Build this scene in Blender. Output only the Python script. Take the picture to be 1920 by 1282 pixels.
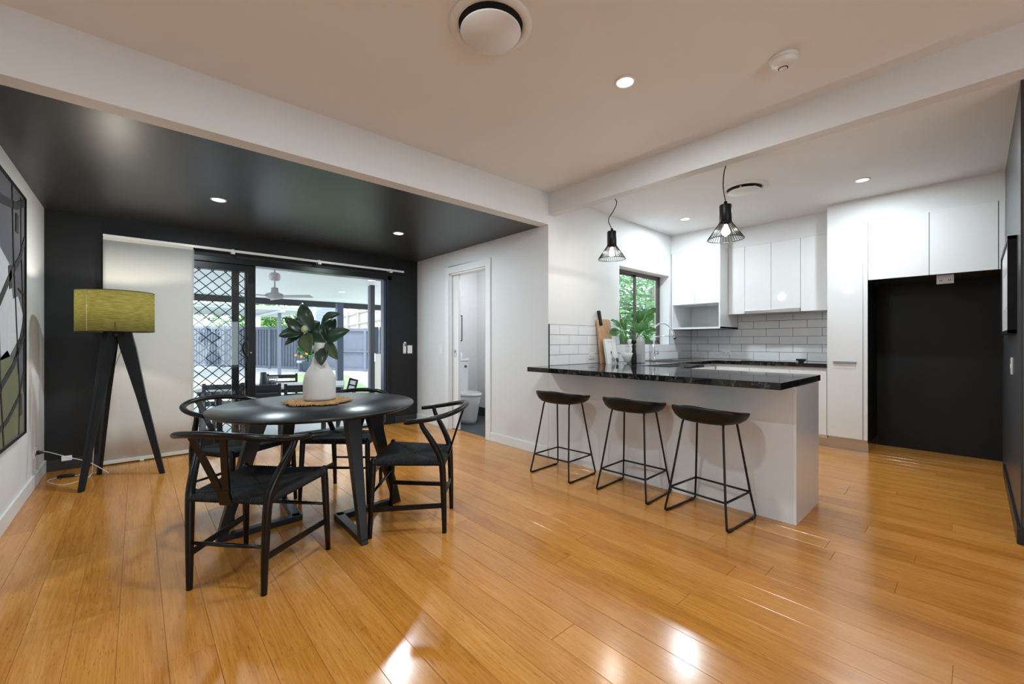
import bpy, bmesh, math, random
from mathutils import Vector, Matrix
random.seed(7)
for o in list(bpy.data.objects): bpy.data.objects.remove(o)
scene = bpy.context.scene
COL = scene.collection

# ------------------------------------------------------------------ camera
FPX, CX, CY, EYE = 782.0, 960.0, 641.0, 1.15
YAW = math.atan(703 / 782.0)
cam_data = bpy.data.cameras.new('camera'); cam_data.sensor_width = 36.0; cam_data.sensor_fit = 'HORIZONTAL'
cam_data.lens = FPX / 1920 * 36.0; cam_data.clip_start = 0.05; cam_data.clip_end = 200
cam = bpy.data.objects.new('camera', cam_data); COL.objects.link(cam)
cam.location = (0, 0, EYE); cam.rotation_euler = (math.pi / 2, 0, -YAW)
scene.camera = cam
FW = Vector((math.sin(YAW), math.cos(YAW), 0)); RT = Vector((math.cos(YAW), -math.sin(YAW), 0))
def px(u, v, d):                      # photo pixel + distance along the view -> point
    return Vector((0, 0, EYE)) + (FW + RT * ((u - CX) / FPX) + Vector((0, 0, 1)) * ((CY - v) / FPX)) * d

# ------------------------------------------------------------------ world, exposure
world = bpy.data.worlds.new('world'); scene.world = world; world.use_nodes = True
wn = world.node_tree.nodes; wl = world.node_tree.links
wbg = wn['Background']; wbg.inputs[0].default_value = (0.78, 0.915, 1.0, 1); wbg.inputs[1].default_value = 4.7
vs = scene.view_settings
vs.view_transform = 'Standard'; vs.look = 'None'; vs.gamma = 1.0; vs.use_curve_mapping = False
vs.exposure = -0.05
SUN_POWER = 2.2
sd = bpy.data.lights.new('sun_offscreen', 'SUN'); sd.energy = SUN_POWER; sd.angle = math.radians(3); sd.color = (1, 0.96, 0.9)
so = bpy.data.objects.new('sun_offscreen', sd); COL.objects.link(so); so.rotation_euler = (math.radians(28), math.radians(-14), 0)
DOWN_W = 21.0        # watts of one ceiling downlight

# ------------------------------------------------------------------ helpers
class MB:
    def __init__(s): s.v = []; s.f = []; s.sm = []
    def add(s, vs_, fs, smooth=False):
        o = len(s.v); s.v += [tuple(p) for p in vs_]
        for f in fs: s.f.append([i + o for i in f]); s.sm.append(smooth)
        return s
    def box(s, x0, y0, z0, x1, y1, z1):
        x0, x1 = min(x0, x1), max(x0, x1); y0, y1 = min(y0, y1), max(y0, y1); z0, z1 = min(z0, z1), max(z0, z1)
        return s.add([(x0,y0,z0),(x1,y0,z0),(x1,y1,z0),(x0,y1,z0),(x0,y0,z1),(x1,y0,z1),(x1,y1,z1),(x0,y1,z1)],
                     [(0,3,2,1),(4,5,6,7),(0,1,5,4),(1,2,6,5),(2,3,7,6),(3,0,4,7)])
    def cbox(s, x0, y0, z0, x1, y1, z1, c, ax=2, sign=1):   # box with chamfered edge round the face on +ax / -ax
        lo = [x0, y0, z0]; hi = [x1, y1, z1]; a, b = [i for i in range(3) if i != ax]
        back, front = (lo[ax], hi[ax]) if sign > 0 else (hi[ax], lo[ax])
        def ring(q, h):
            r = []
            for (p_, q_) in ((0,0),(1,0),(1,1),(0,1)):
                p = [0,0,0]; p[ax] = h
                p[a] = lo[a] + q if p_ == 0 else hi[a] - q
                p[b] = lo[b] + q if q_ == 0 else hi[b] - q
                r.append(tuple(p))
            return r
        V = ring(0, back) + ring(0, front - sign * c) + ring(c, front)
        F = [(3,2,1,0),(8,9,10,11)]
        for k in range(4):
            n = (k + 1) % 4
            F += [(k, n, 4 + n, 4 + k), (4 + k, 4 + n, 8 + n, 8 + k)]
        return s.add(V, F)
    def prism(s, poly, z0, z1, ax='z', smooth=False):       # poly (a,b) extruded: z->(a,b,z) x->(z,a,b) y->(a,z,b)
        n = len(poly)
        def m(a, b, h): return (a, b, h) if ax == 'z' else ((h, a, b) if ax == 'x' else (a, h, b))
        V = [m(a, b, z0) for a, b in poly] + [m(a, b, z1) for a, b in poly]
        s.add(V, [list(range(n))[::-1], list(range(n, 2 * n))])
        o = len(s.v) - 2 * n
        for i in range(n):
            j = (i + 1) % n; s.f.append([o + i, o + j, o + n + j, o + n + i]); s.sm.append(smooth)
        return s
    def tube(s, path, r, seg=10, caps=True, closed=False, flat=None):
        P_ = [Vector(p) for p in path]; n = len(P_)
        R = r if isinstance(r, (list, tuple)) else [r] * n
        T = []
        for i in range(n):
            if closed: t = P_[(i + 1) % n] - P_[i - 1]
            else: t = P_[min(i + 1, n - 1)] - P_[max(i - 1, 0)]
            T.append(t.normalized() if t.length > 1e-9 else Vector((0, 0, 1)))
        up = Vector((0, 0, 1)) if abs(T[0].z) < 0.9 else Vector((1, 0, 0))
        N = (up - T[0] * up.dot(T[0])).normalized(); V = []
        for i in range(n):
            N = (N - T[i] * N.dot(T[i])).normalized(); B = T[i].cross(N)
            for k in range(seg):
                a = 2 * math.pi * k / seg
                sc = (1, 1) if flat is None else flat
                V.append(P_[i] + (N * math.cos(a) * sc[0] + B * math.sin(a) * sc[1]) * R[i])
        F = []
        for i in range(n if closed else n - 1):
            j = (i + 1) % n
            for k in range(seg):
                l = (k + 1) % seg; F.append((i * seg + k, i * seg + l, j * seg + l, j * seg + k))
        s.add(V, F, True)
        if caps and not closed:
            o = len(s.v) - n * seg
            s.f.append([o + k for k in range(seg)][::-1]); s.sm.append(False)
            s.f.append([o + (n - 1) * seg + k for k in range(seg)]); s.sm.append(False)
        return s
    def lathe(s, prof, c=(0, 0, 0), seg=32, smooth=True, ax='z'):
        c = Vector(c); V = []
        for (r, h) in prof:
            for k in range(seg):
                a = 2 * math.pi * k / seg; p = (r * math.cos(a), r * math.sin(a), h)
                if ax == 'x': p = (p[2], p[0], p[1])
                if ax == 'y': p = (p[0], p[2], p[1])
                V.append(c + Vector(p))
        n = len(prof); F = []
        for i in range(n - 1):
            for k in range(seg):
                l = (k + 1) % seg; F.append((i * seg + k, i * seg + l, (i + 1) * seg + l, (i + 1) * seg + k))
        s.add(V, F, smooth); o = len(s.v) - n * seg
        for i, rev in ((0, True), (n - 1, False)):
            if prof[i][0] > 1e-6:
                q = [o + i * seg + k for k in range(seg)]
                s.f.append(q[::-1] if rev else q); s.sm.append(False)
        return s
    def grid(s, fn, nu, nv, smooth=True):
        V = [fn(i / nu, j / nv) for j in range(nv + 1) for i in range(nu + 1)]
        F = [(j*(nu+1)+i, j*(nu+1)+i+1, (j+1)*(nu+1)+i+1, (j+1)*(nu+1)+i) for j in range(nv) for i in range(nu)]
        return s.add(V, F, smooth)
    def ribbon(s, a, b, w0, w1, th, up):                     # straight tapering bar with rectangular section
        a = Vector(a); b = Vector(b); t = (b - a).normalized(); up = Vector(up)
        n = (up - t * up.dot(t)).normalized(); m = t.cross(n); V = []
        for p, w in ((a, w0), (b, w1)):
            for sx, sy in ((-1,-1),(1,-1),(1,1),(-1,1)): V.append(p + m * sx * w / 2 + n * sy * th / 2)
        return s.add(V, [(0,3,2,1),(4,5,6,7),(0,1,5,4),(1,2,6,5),(2,3,7,6),(3,0,4,7)])
    def xf(s, M):
        s.v = [tuple(M @ Vector(p)) for p in s.v]; return s
    def mesh(s, name, off=(0, 0, 0)):
        me = bpy.data.meshes.new(name); off = Vector(off)
        me.from_pydata([tuple(Vector(p) - off) for p in s.v], [], s.f)
        me.polygons.foreach_set('use_smooth', s.sm)
        bm = bmesh.new(); bm.from_mesh(me)
        bmesh.ops.remove_doubles(bm, verts=bm.verts, dist=1e-6)
        bmesh.ops.recalc_face_normals(bm, faces=bm.faces)
        bm.to_mesh(me); bm.free(); me.update()
        return me
    def build(s, name, mat, parent=None, bevel=0, local=False, kind=None, label=None, bseg=2):
        off = (0, 0, 0)
        if parent is not None and not local:
            p = parent
            while p.parent is not None: p = p.parent
            off = p.location
        me = s.mesh(name, off); me.materials.append(M[mat])
        o = bpy.data.objects.new(name, me); COL.objects.link(o)
        if parent is not None: o.parent = parent
        if bevel:
            b = o.modifiers.new('bevel', 'BEVEL'); b.width = bevel; b.segments = bseg; b.limit_method = 'ANGLE'; b.angle_limit = math.radians(40)
        if kind: o['kind'] = kind
        if label: o['label'] = label
        return o
def tag(o, label, cat, group=None):
    o['label'] = label; o['category'] = cat
    if group: o['group'] = group
    return o
def thing(name, label, cat, loc=(0, 0, 0), rz=0, group=None):
    o = bpy.data.objects.new(name, None); COL.objects.link(o); o.empty_display_size = 0.1
    o.location = loc; o.rotation_euler = (0, 0, rz)
    return tag(o, label, cat, group)
def struct(name, mb, mat, parent=None, bevel=0):
    o = mb.build(name, mat, parent, bevel)
    if parent is None: o['kind'] = 'structure'
    return o
def copy_tree(o, parent=None):
    c = o.copy(); COL.objects.link(c); c.parent = parent
    for ch in list(o.children): copy_tree(ch, c)
    return c
def arc(c, r, a0, a1, n, z=0):
    return [(c[0] + r * math.cos(a0 + (a1 - a0) * i / n), c[1] + r * math.sin(a0 + (a1 - a0) * i / n), z) for i in range(n + 1)]
def smooth_path(pts, n=6, closed=False):                    # Catmull-Rom
    P_ = [Vector(p) for p in pts]; out = []; m = len(P_)
    for i in range(m if closed else m - 1):
        if closed: a, b, c, d = P_[i-1], P_[i], P_[(i+1) % m], P_[(i+2) % m]
        else: a, b, c, d = P_[max(i-1,0)], P_[i], P_[i+1], P_[min(i+2, m-1)]
        for k in range(n):
            t = k / n
            out.append(0.5 * ((2*b) + (c-a)*t + (2*a-5*b+4*c-d)*t*t + (3*b-a-3*c+d)*t**3))
    if not closed: out.append(P_[-1])
    return out
def lerp(a, b, t): return a + (b - a) * t
def interp(xs, ys, x):
    for i in range(len(xs) - 1):
        if x <= xs[i + 1]: return lerp(ys[i], ys[i + 1], max(0, (x - xs[i]) / (xs[i + 1] - xs[i])))
    return ys[-1]

# ------------------------------------------------------------------ materials
M = {}
def mat(name, col, rough=0.5, metal=0.0, noise=0.0, nscale=20.0, bump=0.0, bscale=60.0, stretch=(1,1,1), coat=0.0, emit=None, estr=0.0, trans=0.0, spec=0.5, ior=None, sub=None):
    m = bpy.data.materials.new(name); m.use_nodes = True; M[name] = m
    nt = m.node_tree; b = nt.nodes['Principled BSDF']
    b.inputs['Base Color'].default_value = (*col, 1); b.inputs['Roughness'].default_value = rough
    b.inputs['Metallic'].default_value = metal; b.inputs['Specular IOR Level'].default_value = spec
    b.inputs['Coat Weight'].default_value = coat; b.inputs['Coat Roughness'].default_value = 0.05
    b.inputs['Transmission Weight'].default_value = trans
    if ior: b.inputs['IOR'].default_value = ior
    if emit: b.inputs['Emission Color'].default_value = (*emit, 1); b.inputs['Emission Strength'].default_value = estr
    tc = nt.nodes.new('ShaderNodeTexCoord'); mp = nt.nodes.new('ShaderNodeMapping'); mp.inputs['Scale'].default_value = stretch
    nt.links.new(tc.outputs['Object'], mp.inputs['Vector'])
    nz = nt.nodes.new('ShaderNodeTexNoise'); nz.inputs['Scale'].default_value = nscale; nz.inputs['Detail'].default_value = 5
    nt.links.new(mp.outputs[0], nz.inputs['Vector'])
    cr = nt.nodes.new('ShaderNodeValToRGB'); k = max(noise, 0.004)
    cr.color_ramp.elements[0].position = 0.3; cr.color_ramp.elements[1].position = 0.7
    cr.color_ramp.elements[0].color = (*[max(0, c * (1 - k)) for c in col], 1)
    cr.color_ramp.elements[1].color = (*[min(1, c * (1 + k)) for c in col], 1)
    nt.links.new(nz.outputs['Fac'], cr.inputs['Fac']); nt.links.new(cr.outputs['Color'], b.inputs['Base Color'])
    if bump:
        n2 = nt.nodes.new('ShaderNodeTexNoise'); n2.inputs['Scale'].default_value = bscale; n2.inputs['Detail'].default_value = 3
        nt.links.new(mp.outputs[0], n2.inputs['Vector'])
        bp = nt.nodes.new('ShaderNodeBump'); bp.inputs['Strength'].default_value = bump; bp.inputs['Distance'].default_value = 0.004
        nt.links.new(n2.outputs['Fac'], bp.inputs['Height']); nt.links.new(bp.outputs['Normal'], b.inputs['Normal'])
    return m
mat('wall_white', (0.74, 0.74, 0.74), 0.55, noise=0.012, nscale=2, bump=0.05, bscale=150)
mat('ceiling_white', (0.82, 0.82, 0.82), 0.7, noise=0.01, nscale=1.5)
mat('wall_dark', (0.013, 0.0135, 0.0145), 0.45, spec=0.3, noise=0.12, nscale=3, bump=0.06, bscale=120)
mat('ceiling_dark', (0.030, 0.031, 0.032), 0.36, noise=0.05, nscale=2)
mat('wall_charcoal', (0.05, 0.053, 0.058), 0.30, noise=0.08, nscale=3)
mat('trim_white', (0.80, 0.80, 0.80), 0.35, noise=0.01)
mat('trim_dark', (0.018, 0.019, 0.021), 0.35, noise=0.05)
mat('gloss_white', (0.84, 0.84, 0.845), 0.06, noise=0.005, coat=0.6)
mat('satin_white', (0.76, 0.76, 0.765), 0.22, noise=0.006)
mat('tile_white', (0.80, 0.80, 0.815), 0.08, noise=0.03, nscale=6, bump=0.03, bscale=12)
mat('grout', (0.06, 0.06, 0.065), 0.85, noise=0.15)
mat('steel', (0.42, 0.42, 0.43), 0.32, 1.0, noise=0.05, nscale=60, stretch=(1, 20, 1))
mat('chrome', (0.80, 0.80, 0.82), 0.06, 1.0)
mat('kick_steel', (0.58, 0.58, 0.58), 0.22, 1.0, noise=0.04)
mat('black_wood', (0.0045, 0.0045, 0.005), 0.28, noise=0.25, nscale=14, stretch=(1, 1, 6), spec=0.32)
mat('table_wood', (0.014, 0.016, 0.019), 0.29, noise=0.30, nscale=10, stretch=(12, 1, 1), bump=0.02, bscale=60)
mat('table_leg', (0.010, 0.013, 0.017), 0.32, noise=0.15, nscale=12, spec=0.4)
mat('cord_black', (0.018, 0.018, 0.019), 0.75, spec=0.25, noise=0.3, nscale=120, bump=0.2, bscale=300)
mat('stool_black', (0.006, 0.006, 0.0065), 0.45, noise=0.08, spec=0.3)
mat('metal_black', (0.006, 0.006, 0.006), 0.38, noise=0.1, spec=0.3)
mat('frame_black', (0.006, 0.007, 0.009), 0.3, noise=0.1, spec=0.35)
mat('lamp_leg', (0.006, 0.008, 0.010), 0.36, noise=0.2, nscale=20, stretch=(1, 1, 4), spec=0.3)
mat('plastic_white', (0.82, 0.82, 0.80), 0.3)
mat('cable_white', (0.70, 0.68, 0.64), 0.45)
mat('cable_black', (0.010, 0.010, 0.010), 0.4)
mat('vase_white', (0.66, 0.63, 0.61), 0.75, noise=0.03, nscale=8, bump=0.1, bscale=200)
mat('vase_grey', (0.45, 0.46, 0.48), 0.5, noise=0.04)
mat('jute', (0.44, 0.25, 0.10), 0.9, noise=0.45, nscale=90, bump=0.6, bscale=160)
mat('leaf_magnolia', (0.020, 0.050, 0.030), 0.28, noise=0.4, nscale=9, spec=0.6)
mat('leaf_under', (0.050, 0.080, 0.032), 0.6, noise=0.25, nscale=9)
mat('leaf_fig', (0.045, 0.17, 0.030), 0.35, noise=0.35, nscale=9)
mat('stem', (0.06, 0.05, 0.03), 0.7, noise=0.3)
mat('bud', (0.42, 0.45, 0.25), 0.5, noise=0.15)
mat('board_wood', (0.50, 0.30, 0.16), 0.5, noise=0.25, nscale=12, stretch=(10, 1, 1))
mat('board_white', (0.80, 0.79, 0.77), 0.35, noise=0.05, nscale=5)
mat('print_dark', (0.08, 0.09, 0.11), 0.6)
mat('bowl_white', (0.74, 0.74, 0.74), 0.3)
mat('glass_salt', (0.78, 0.80, 0.79), 0.3, noise=0.03)
mat('toilet_white', (0.84, 0.86, 0.88), 0.08, coat=0.5)
mat('toilet_wall', (0.77, 0.77, 0.775), 0.5, noise=0.02)
mat('toilet_tile', (0.055, 0.062, 0.068), 0.4, noise=0.15, nscale=10)
mat('blind', (0.66, 0.64, 0.60), 0.85, noise=0.05, nscale=90, stretch=(1, 1, 12), bump=0.15, bscale=160)
mat('art_grey', (0.105, 0.098, 0.112), 0.7, noise=0.08)
mat('art_light', (0.55, 0.54, 0.55), 0.7, noise=0.05)
mat('art_olive', (0.15, 0.15, 0.075), 0.7, noise=0.08)
mat('art_black', (0.018, 0.017, 0.016), 0.6)
mat('paper_white', (0.78, 0.78, 0.80), 0.25)
mat('vent_dark', (0.006, 0.006, 0.006), 0.8)
mat('vent_plate', (0.80, 0.80, 0.80), 0.5)
mat('lens', (1, 1, 1), 0.5, emit=(1.0, 0.98, 0.95), estr=14.0)
mat('lens_warm', (1, 1, 1), 0.5, emit=(1.0, 0.80, 0.55), estr=6.0)
mat('bulb', (1, 0.9, 0.8), 0.5, emit=(1.0, 0.82, 0.6), estr=9.0)
mat('lamp_liner', (0.80, 0.80, 0.74), 0.7)
# outdoors
mat('patio_slab', (0.62, 0.62, 0.64), 0.5, noise=0.05, nscale=3)
mat('concrete', (0.68, 0.67, 0.68), 0.7, noise=0.06, nscale=2)
mat('lawn', (0.24, 0.36, 0.15), 0.95, noise=0.25, nscale=14, bump=0.5, bscale=120)
mat('fence_slate', (0.105, 0.115, 0.155), 0.5, noise=0.05, nscale=4)
mat('fence_slate_light', (0.145, 0.16, 0.21), 0.5, noise=0.05, nscale=4)
mat('post_slate', (0.045, 0.06, 0.10), 0.35, noise=0.08)
mat('timber_grey', (0.40, 0.36, 0.33), 0.8, noise=0.15, nscale=6, stretch=(1, 1, 4))
mat('siding', (0.20, 0.23, 0.32), 0.6, noise=0.04)
mat('roof_pale', (0.55, 0.58, 0.58), 0.5, noise=0.05)
mat('soffit', (0.70, 0.70, 0.71), 0.55, noise=0.02)
mat('fan_grey', (0.38, 0.36, 0.36), 0.4)
mat('foliage', (0.10, 0.22, 0.05), 0.8, noise=0.6, nscale=3)
mat('foliage_cool', (0.12, 0.26, 0.09), 0.8, noise=0.5, nscale=3)
mat('fruit', (0.75, 0.30, 0.05), 0.5)
mat('pot_slate', (0.05, 0.08, 0.11), 0.4)
mat('cream_panel', (0.72, 0.70, 0.64), 0.5)
mat('outdoor_black', (0.012, 0.012, 0.013), 0.45)
mat('brick', (0.22, 0.17, 0.16), 0.8, noise=0.2, nscale=10)

def wood_floor():
    m = bpy.data.materials.new('bamboo'); m.use_nodes = True; M['bamboo'] = m
    nt = m.node_tree; b = nt.nodes['Principled BSDF']; L = nt.links.new; N = nt.nodes.new
    tc = N('ShaderNodeTexCoord'); oi = N('ShaderNodeObjectInfo')
    geo = N('ShaderNodeNewGeometry')
    mul = N('ShaderNodeVectorMath'); mul.operation = 'SCALE'; mul.inputs[0].default_value = (3.7, 9.1, 5.3)
    L(oi.outputs['Random'], mul.inputs['Scale'])
    mul2 = N('ShaderNodeVectorMath'); mul2.operation = 'SCALE'; mul2.inputs['Scale'].default_value = 8.0; L(mul.outputs[0], mul2.inputs[0])
    addv = N('ShaderNodeVectorMath'); addv.operation = 'ADD'; L(geo.outputs['Position'], addv.inputs[0]); L(mul2.outputs[0], addv.inputs[1])
    def noise(scale, st, det=4, rough=0.6):
        mp = N('ShaderNodeMapping'); mp.inputs['Scale'].default_value = st; L(addv.outputs[0], mp.inputs['Vector'])
        nz = N('ShaderNodeTexNoise'); nz.inputs['Scale'].default_value = scale; nz.inputs['Detail'].default_value = det; nz.inputs['Roughness'].default_value = rough
        L(mp.outputs[0], nz.inputs['Vector']); return nz
    n1 = noise(1.0, (110, 5.0, 1)); n2 = noise(1.0, (9, 0.9, 1), 3); n3 = noise(1.0, (240, 22, 1), 2)
    cr = N('ShaderNodeValToRGB'); e = cr.color_ramp.elements
    e[0].position = 0.26; e[0].color = (0.350, 0.116, 0.015, 1); e[1].position = 0.76; e[1].color = (0.76, 0.37, 0.105, 1)
    k = e.new(0.5); k.color = (0.590, 0.236, 0.038, 1)
    mx = N('ShaderNodeMath'); mx.operation = 'MULTIPLY_ADD'; mx.inputs[1].default_value = 0.50; L(n1.outputs['Fac'], mx.inputs[0])
    mx2 = N('ShaderNodeMath'); mx2.operation = 'MULTIPLY'; mx2.inputs[1].default_value = 0.36; L(n2.outputs['Fac'], mx2.inputs[0]); L(mx2.outputs[0], mx.inputs[2])
    mx3 = N('ShaderNodeMath'); mx3.operation = 'MULTIPLY_ADD'; mx3.inputs[1].default_value = 0.13; L(oi.outputs['Random'], mx3.inputs[0]); L(mx.outputs[0], mx3.inputs[2])
    L(mx3.outputs[0], cr.inputs['Fac'])
    dash = N('ShaderNodeValToRGB'); de = dash.color_ramp.elements; de[0].position = 0.28; de[0].color = (0.66, 0.58, 0.50, 1); de[1].position = 0.40; de[1].color = (1, 1, 1, 1)
    L(n3.outputs['Fac'], dash.inputs['Fac'])
    mm = N('ShaderNodeMix'); mm.data_type = 'RGBA'; mm.blend_type = 'MULTIPLY'; mm.inputs['Factor'].default_value = 1.0
    L(cr.outputs['Color'], mm.inputs['A']); L(dash.outputs['Color'], mm.inputs['B']); L(mm.outputs['Result'], b.inputs['Base Color'])
    b.inputs['Roughness'].default_value = 0.19; b.inputs['Specular IOR Level'].default_value = 0.8
    bp = N('ShaderNodeBump'); bp.inputs['Strength'].default_value = 0.05; bp.inputs['Distance'].default_value = 0.002
    n4 = noise(1.0, (14, 3.0, 1), 2); L(n4.outputs['Fac'], bp.inputs['Height']); L(bp.outputs['Normal'], b.inputs['Normal'])
wood_floor()
def granite():
    m = bpy.data.materials.new('granite'); m.use_nodes = True; M['granite'] = m
    nt = m.node_tree; b = nt.nodes['Principled BSDF']; L = nt.links.new; N = nt.nodes.new
    geo = N('ShaderNodeNewGeometry')
    nz = N('ShaderNodeTexNoise'); nz.inputs['Scale'].default_value = 9; nz.inputs['Detail'].default_value = 8; nz.inputs['Distortion'].default_value = 2.2
    L(geo.outputs['Position'], nz.inputs['Vector'])
    cr = N('ShaderNodeValToRGB'); e = cr.color_ramp.elements
    e[0].position = 0.50; e[0].color = (0.006, 0.006, 0.007, 1); e[1].position = 0.66; e[1].color = (0.010, 0.010, 0.012, 1)
    k = e.new(0.575); k.color = (0.13, 0.12, 0.115, 1); k2 = e.new(0.555); k2.color = (0.008, 0.008, 0.009, 1); k3 = e.new(0.595); k3.color = (0.009, 0.009, 0.010, 1)
    L(nz.outputs['Fac'], cr.inputs['Fac']); L(cr.outputs['Color'], b.inputs['Base Color'])
    b.inputs['Roughness'].default_value = 0.05; b.inputs['Specular IOR Level'].default_value = 0.6
granite()
def glass(name, tint=(1, 1, 1), ior=1.5):
    m = bpy.data.materials.new(name); m.use_nodes = True; M[name] = m
    nt = m.node_tree; nt.nodes.clear(); N = nt.nodes.new; L = nt.links.new
    out = N('ShaderNodeOutputMaterial'); mix = N('ShaderNodeMixShader'); tr = N('ShaderNodeBsdfTransparent'); gl = N('ShaderNodeBsdfGlossy')
    fr = N('ShaderNodeFresnel'); ge = N('ShaderNodeNewGeometry'); mr = N('ShaderNodeMapRange'); mr.inputs['To Min'].default_value = ior; mr.inputs['To Max'].default_value = 1 / ior
    L(ge.outputs['Backfacing'], mr.inputs['Value']); L(mr.outputs[0], fr.inputs['IOR'])
    tr.inputs['Color'].default_value = (*tint, 1); gl.inputs['Roughness'].default_value = 0.0
    L(fr.outputs[0], mix.inputs[0]); L(tr.outputs[0], mix.inputs[1]); L(gl.outputs[0], mix.inputs[2]); L(mix.outputs[0], out.inputs[0])
glass('glass', (0.93, 0.96, 0.96)); glass('glass_picture', (0.98, 0.98, 0.98))
def shade_fabric():
    m = bpy.data.materials.new('shade_olive'); m.use_nodes = True; M['shade_olive'] = m
    nt = m.node_tree; nt.nodes.clear(); N = nt.nodes.new; L = nt.links.new
    out = N('ShaderNodeOutputMaterial'); mix = N('ShaderNodeMixShader'); d = N('ShaderNodeBsdfDiffuse'); t = N('ShaderNodeBsdfTranslucent')
    tc = N('ShaderNodeTexCoord'); mp = N('ShaderNodeMapping'); mp.inputs['Scale'].default_value = (6, 6, 110); L(tc.outputs['Object'], mp.inputs['Vector'])
    nz = N('ShaderNodeTexNoise'); nz.inputs['Scale'].default_value = 3; nz.inputs['Detail'].default_value = 6; L(mp.outputs[0], nz.inputs['Vector'])
    cr = N('ShaderNodeValToRGB'); e = cr.color_ramp.elements
    e[0].position = 0.3; e[0].color = (0.050, 0.047, 0.011, 1); e[1].position = 0.7; e[1].color = (0.125, 0.115, 0.032, 1)
    L(nz.outputs['Fac'], cr.inputs['Fac']); L(cr.outputs[0], t.inputs['Color'])
    cr2 = N('ShaderNodeValToRGB'); e = cr2.color_ramp.elements
    e[0].position = 0.3; e[0].color = (0.035, 0.033, 0.016, 1); e[1].position = 0.7; e[1].color = (0.075, 0.07, 0.03, 1)
    L(nz.outputs['Fac'], cr2.inputs['Fac']); L(cr2.outputs[0], d.inputs['Color'])
    mix.inputs[0].default_value = 0.55; L(d.outputs[0], mix.inputs[1]); L(t.outputs[0], mix.inputs[2]); L(mix.outputs[0], out.inputs[0])
shade_fabric()

# ------------------------------------------------------------------ dimensions (metres; camera stands at x=0 y=0)
XL, YB, XS, YK, XK, YR = -0.61, 5.50, 3.07, 2.87, 6.20, -0.17
ZC, ZD = 2.64, 2.33            # main ceiling, lowered dark ceiling
ZP = -0.30                     # patio level

# ------------------------------------------------------------------ room shell
fl = MB().box(XL - 0.2, -1.05, -0.25, 6.4, 5.62, -0.004)
floor = struct('floor', fl, 'bamboo')
struct('floor_living', MB().box(-3.6, -3.6, -0.25, 6.4, -1.05, -0.002).box(-3.6, -1.05, -0.25, XL - 0.2, YK, -0.002).box(XL - 0.2, -1.05, -0.25, XL, YK, -0.002), 'bamboo')
BW, BL = 0.1385, 1.83
ix = 0; x = XL
while x < XK - 0.01:
    x1 = min(x + BW, XK)
    y = -1.05 - random.random() * BL
    ymax = YB if x < XS + 0.01 else YK
    while y < ymax - 0.01:
        y0 = max(y, -1.05); y1 = min(y + BL, ymax)
        if y1 - y0 > 0.03:
            g = 0.0005
            cx_, cy_ = (x + x1) / 2, (y0 + y1) / 2; hx, hy = (x1 - x) / 2 - g, (y1 - y0) / 2 - g
            mb = MB().cbox(-hx, -hy, -0.006, hx, hy, 0.0, 0.0010)
            o = mb.build('floorboard', 'bamboo', floor, local=True); o.location = (cx_, cy_, 0)
        y += BL
    x = x1
struct('ceiling', MB().box(-3.6, -3.6, ZC, 6.4, YK + 0.02, ZC + 0.2), 'ceiling_white')
struct('ceiling_low', MB().box(XL - 0.2, YK + 0.12, ZD, XS + 0.12, YB + 0.15, ZD + 0.15), 'ceiling_dark')
struct('wall_bulkhead', MB().box(XL - 0.2, YK, ZD, XS, YK + 0.12, ZC), 'wall_white')
struct('wall_left', MB().box(XL - 0.2, YK, -0.2, XL, YB + 0.2, ZC), 'wall_white')
# rest of the room behind the camera: the one wide window is the one reflected in the sliding glass
RX0, RX1, RZ0, RZ1 = -1.6, 2.25, 0.45, 1.75
struct('wall_rear', MB().box(-3.6, -3.75, -0.2, RX0, -3.6, ZC).box(RX1, -3.75, -0.2, 6.4, -3.6, ZC).box(RX0, -3.75, -0.2, RX1, -3.6, RZ0).box(RX0, -3.75, RZ1, RX1, -3.6, ZC), 'wall_white')
struct('wall_living', MB().box(-3.75, -3.75, -0.2, -3.6, YK + 0.12, ZC).box(-3.6, YK, -0.2, XL - 0.2, YK + 0.12, ZC), 'wall_white')
struct('wall_end', MB().box(XK + 0.05, -3.6, -0.2, XK + 0.25, YR - 0.15, ZC), 'wall_white')
# back wall with the sliding-door opening
DX0, DX1, DZ = -0.22, 2.66, 2.075
wb = MB().box(XL - 0.2, YB, -0.2, DX0, YB + 0.15, ZC).box(DX1, YB, -0.2, XS + 0.12, YB + 0.15, ZC).box(DX0, YB, DZ, DX1, YB + 0.15, ZC).box(DX0, YB, -0.2, DX1, YB + 0.15, -0.006)
struct('wall_back', wb, 'wall_dark')
# side wall with toilet doorway
TY0, TY1, TZ = 3.868, 4.648, 2.045
ws = MB().box(XS, YK + 0.22, -0.2, XS + 0.12, TY0, ZC).box(XS, TY1, -0.2, XS + 0.12, YB, ZC).box(XS, TY0, TZ, XS + 0.12, TY1, ZC)
struct('wall_side', ws, 'wall_white')
# kitchen window wall
WX0, WX1, WZ0, WZ1 = 4.318, 5.538, 1.11, 2.07
ww = MB().box(XS, YK, -0.2, WX0, YK + 0.22, ZC).box(WX1, YK, -0.2, XK + 0.2, YK + 0.22, ZC).box(WX0, YK, -0.2, WX1, YK + 0.22, WZ0).box(WX0, YK, WZ1, WX1, YK + 0.22, ZC)
wall_window = struct('wall_window', ww, 'wall_white')
wk = MB().box(XK, YR - 0.15, -0.2, XK + 0.2, YK + 0.2, ZC)
wall_kitchen = struct('wall_kitchen', wk, 'wall_white')
MB().box(XK - 0.006, YR, 0.0, XK, 0.745, 1.80).build('painted_recess', 'wall_dark', wall_kitchen, label='black painted refrigerator recess')
struct('wall_right', MB().box(3.74, YR - 0.14, -0.2, XK + 0.2, YR, ZC), 'wall_charcoal')
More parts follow.
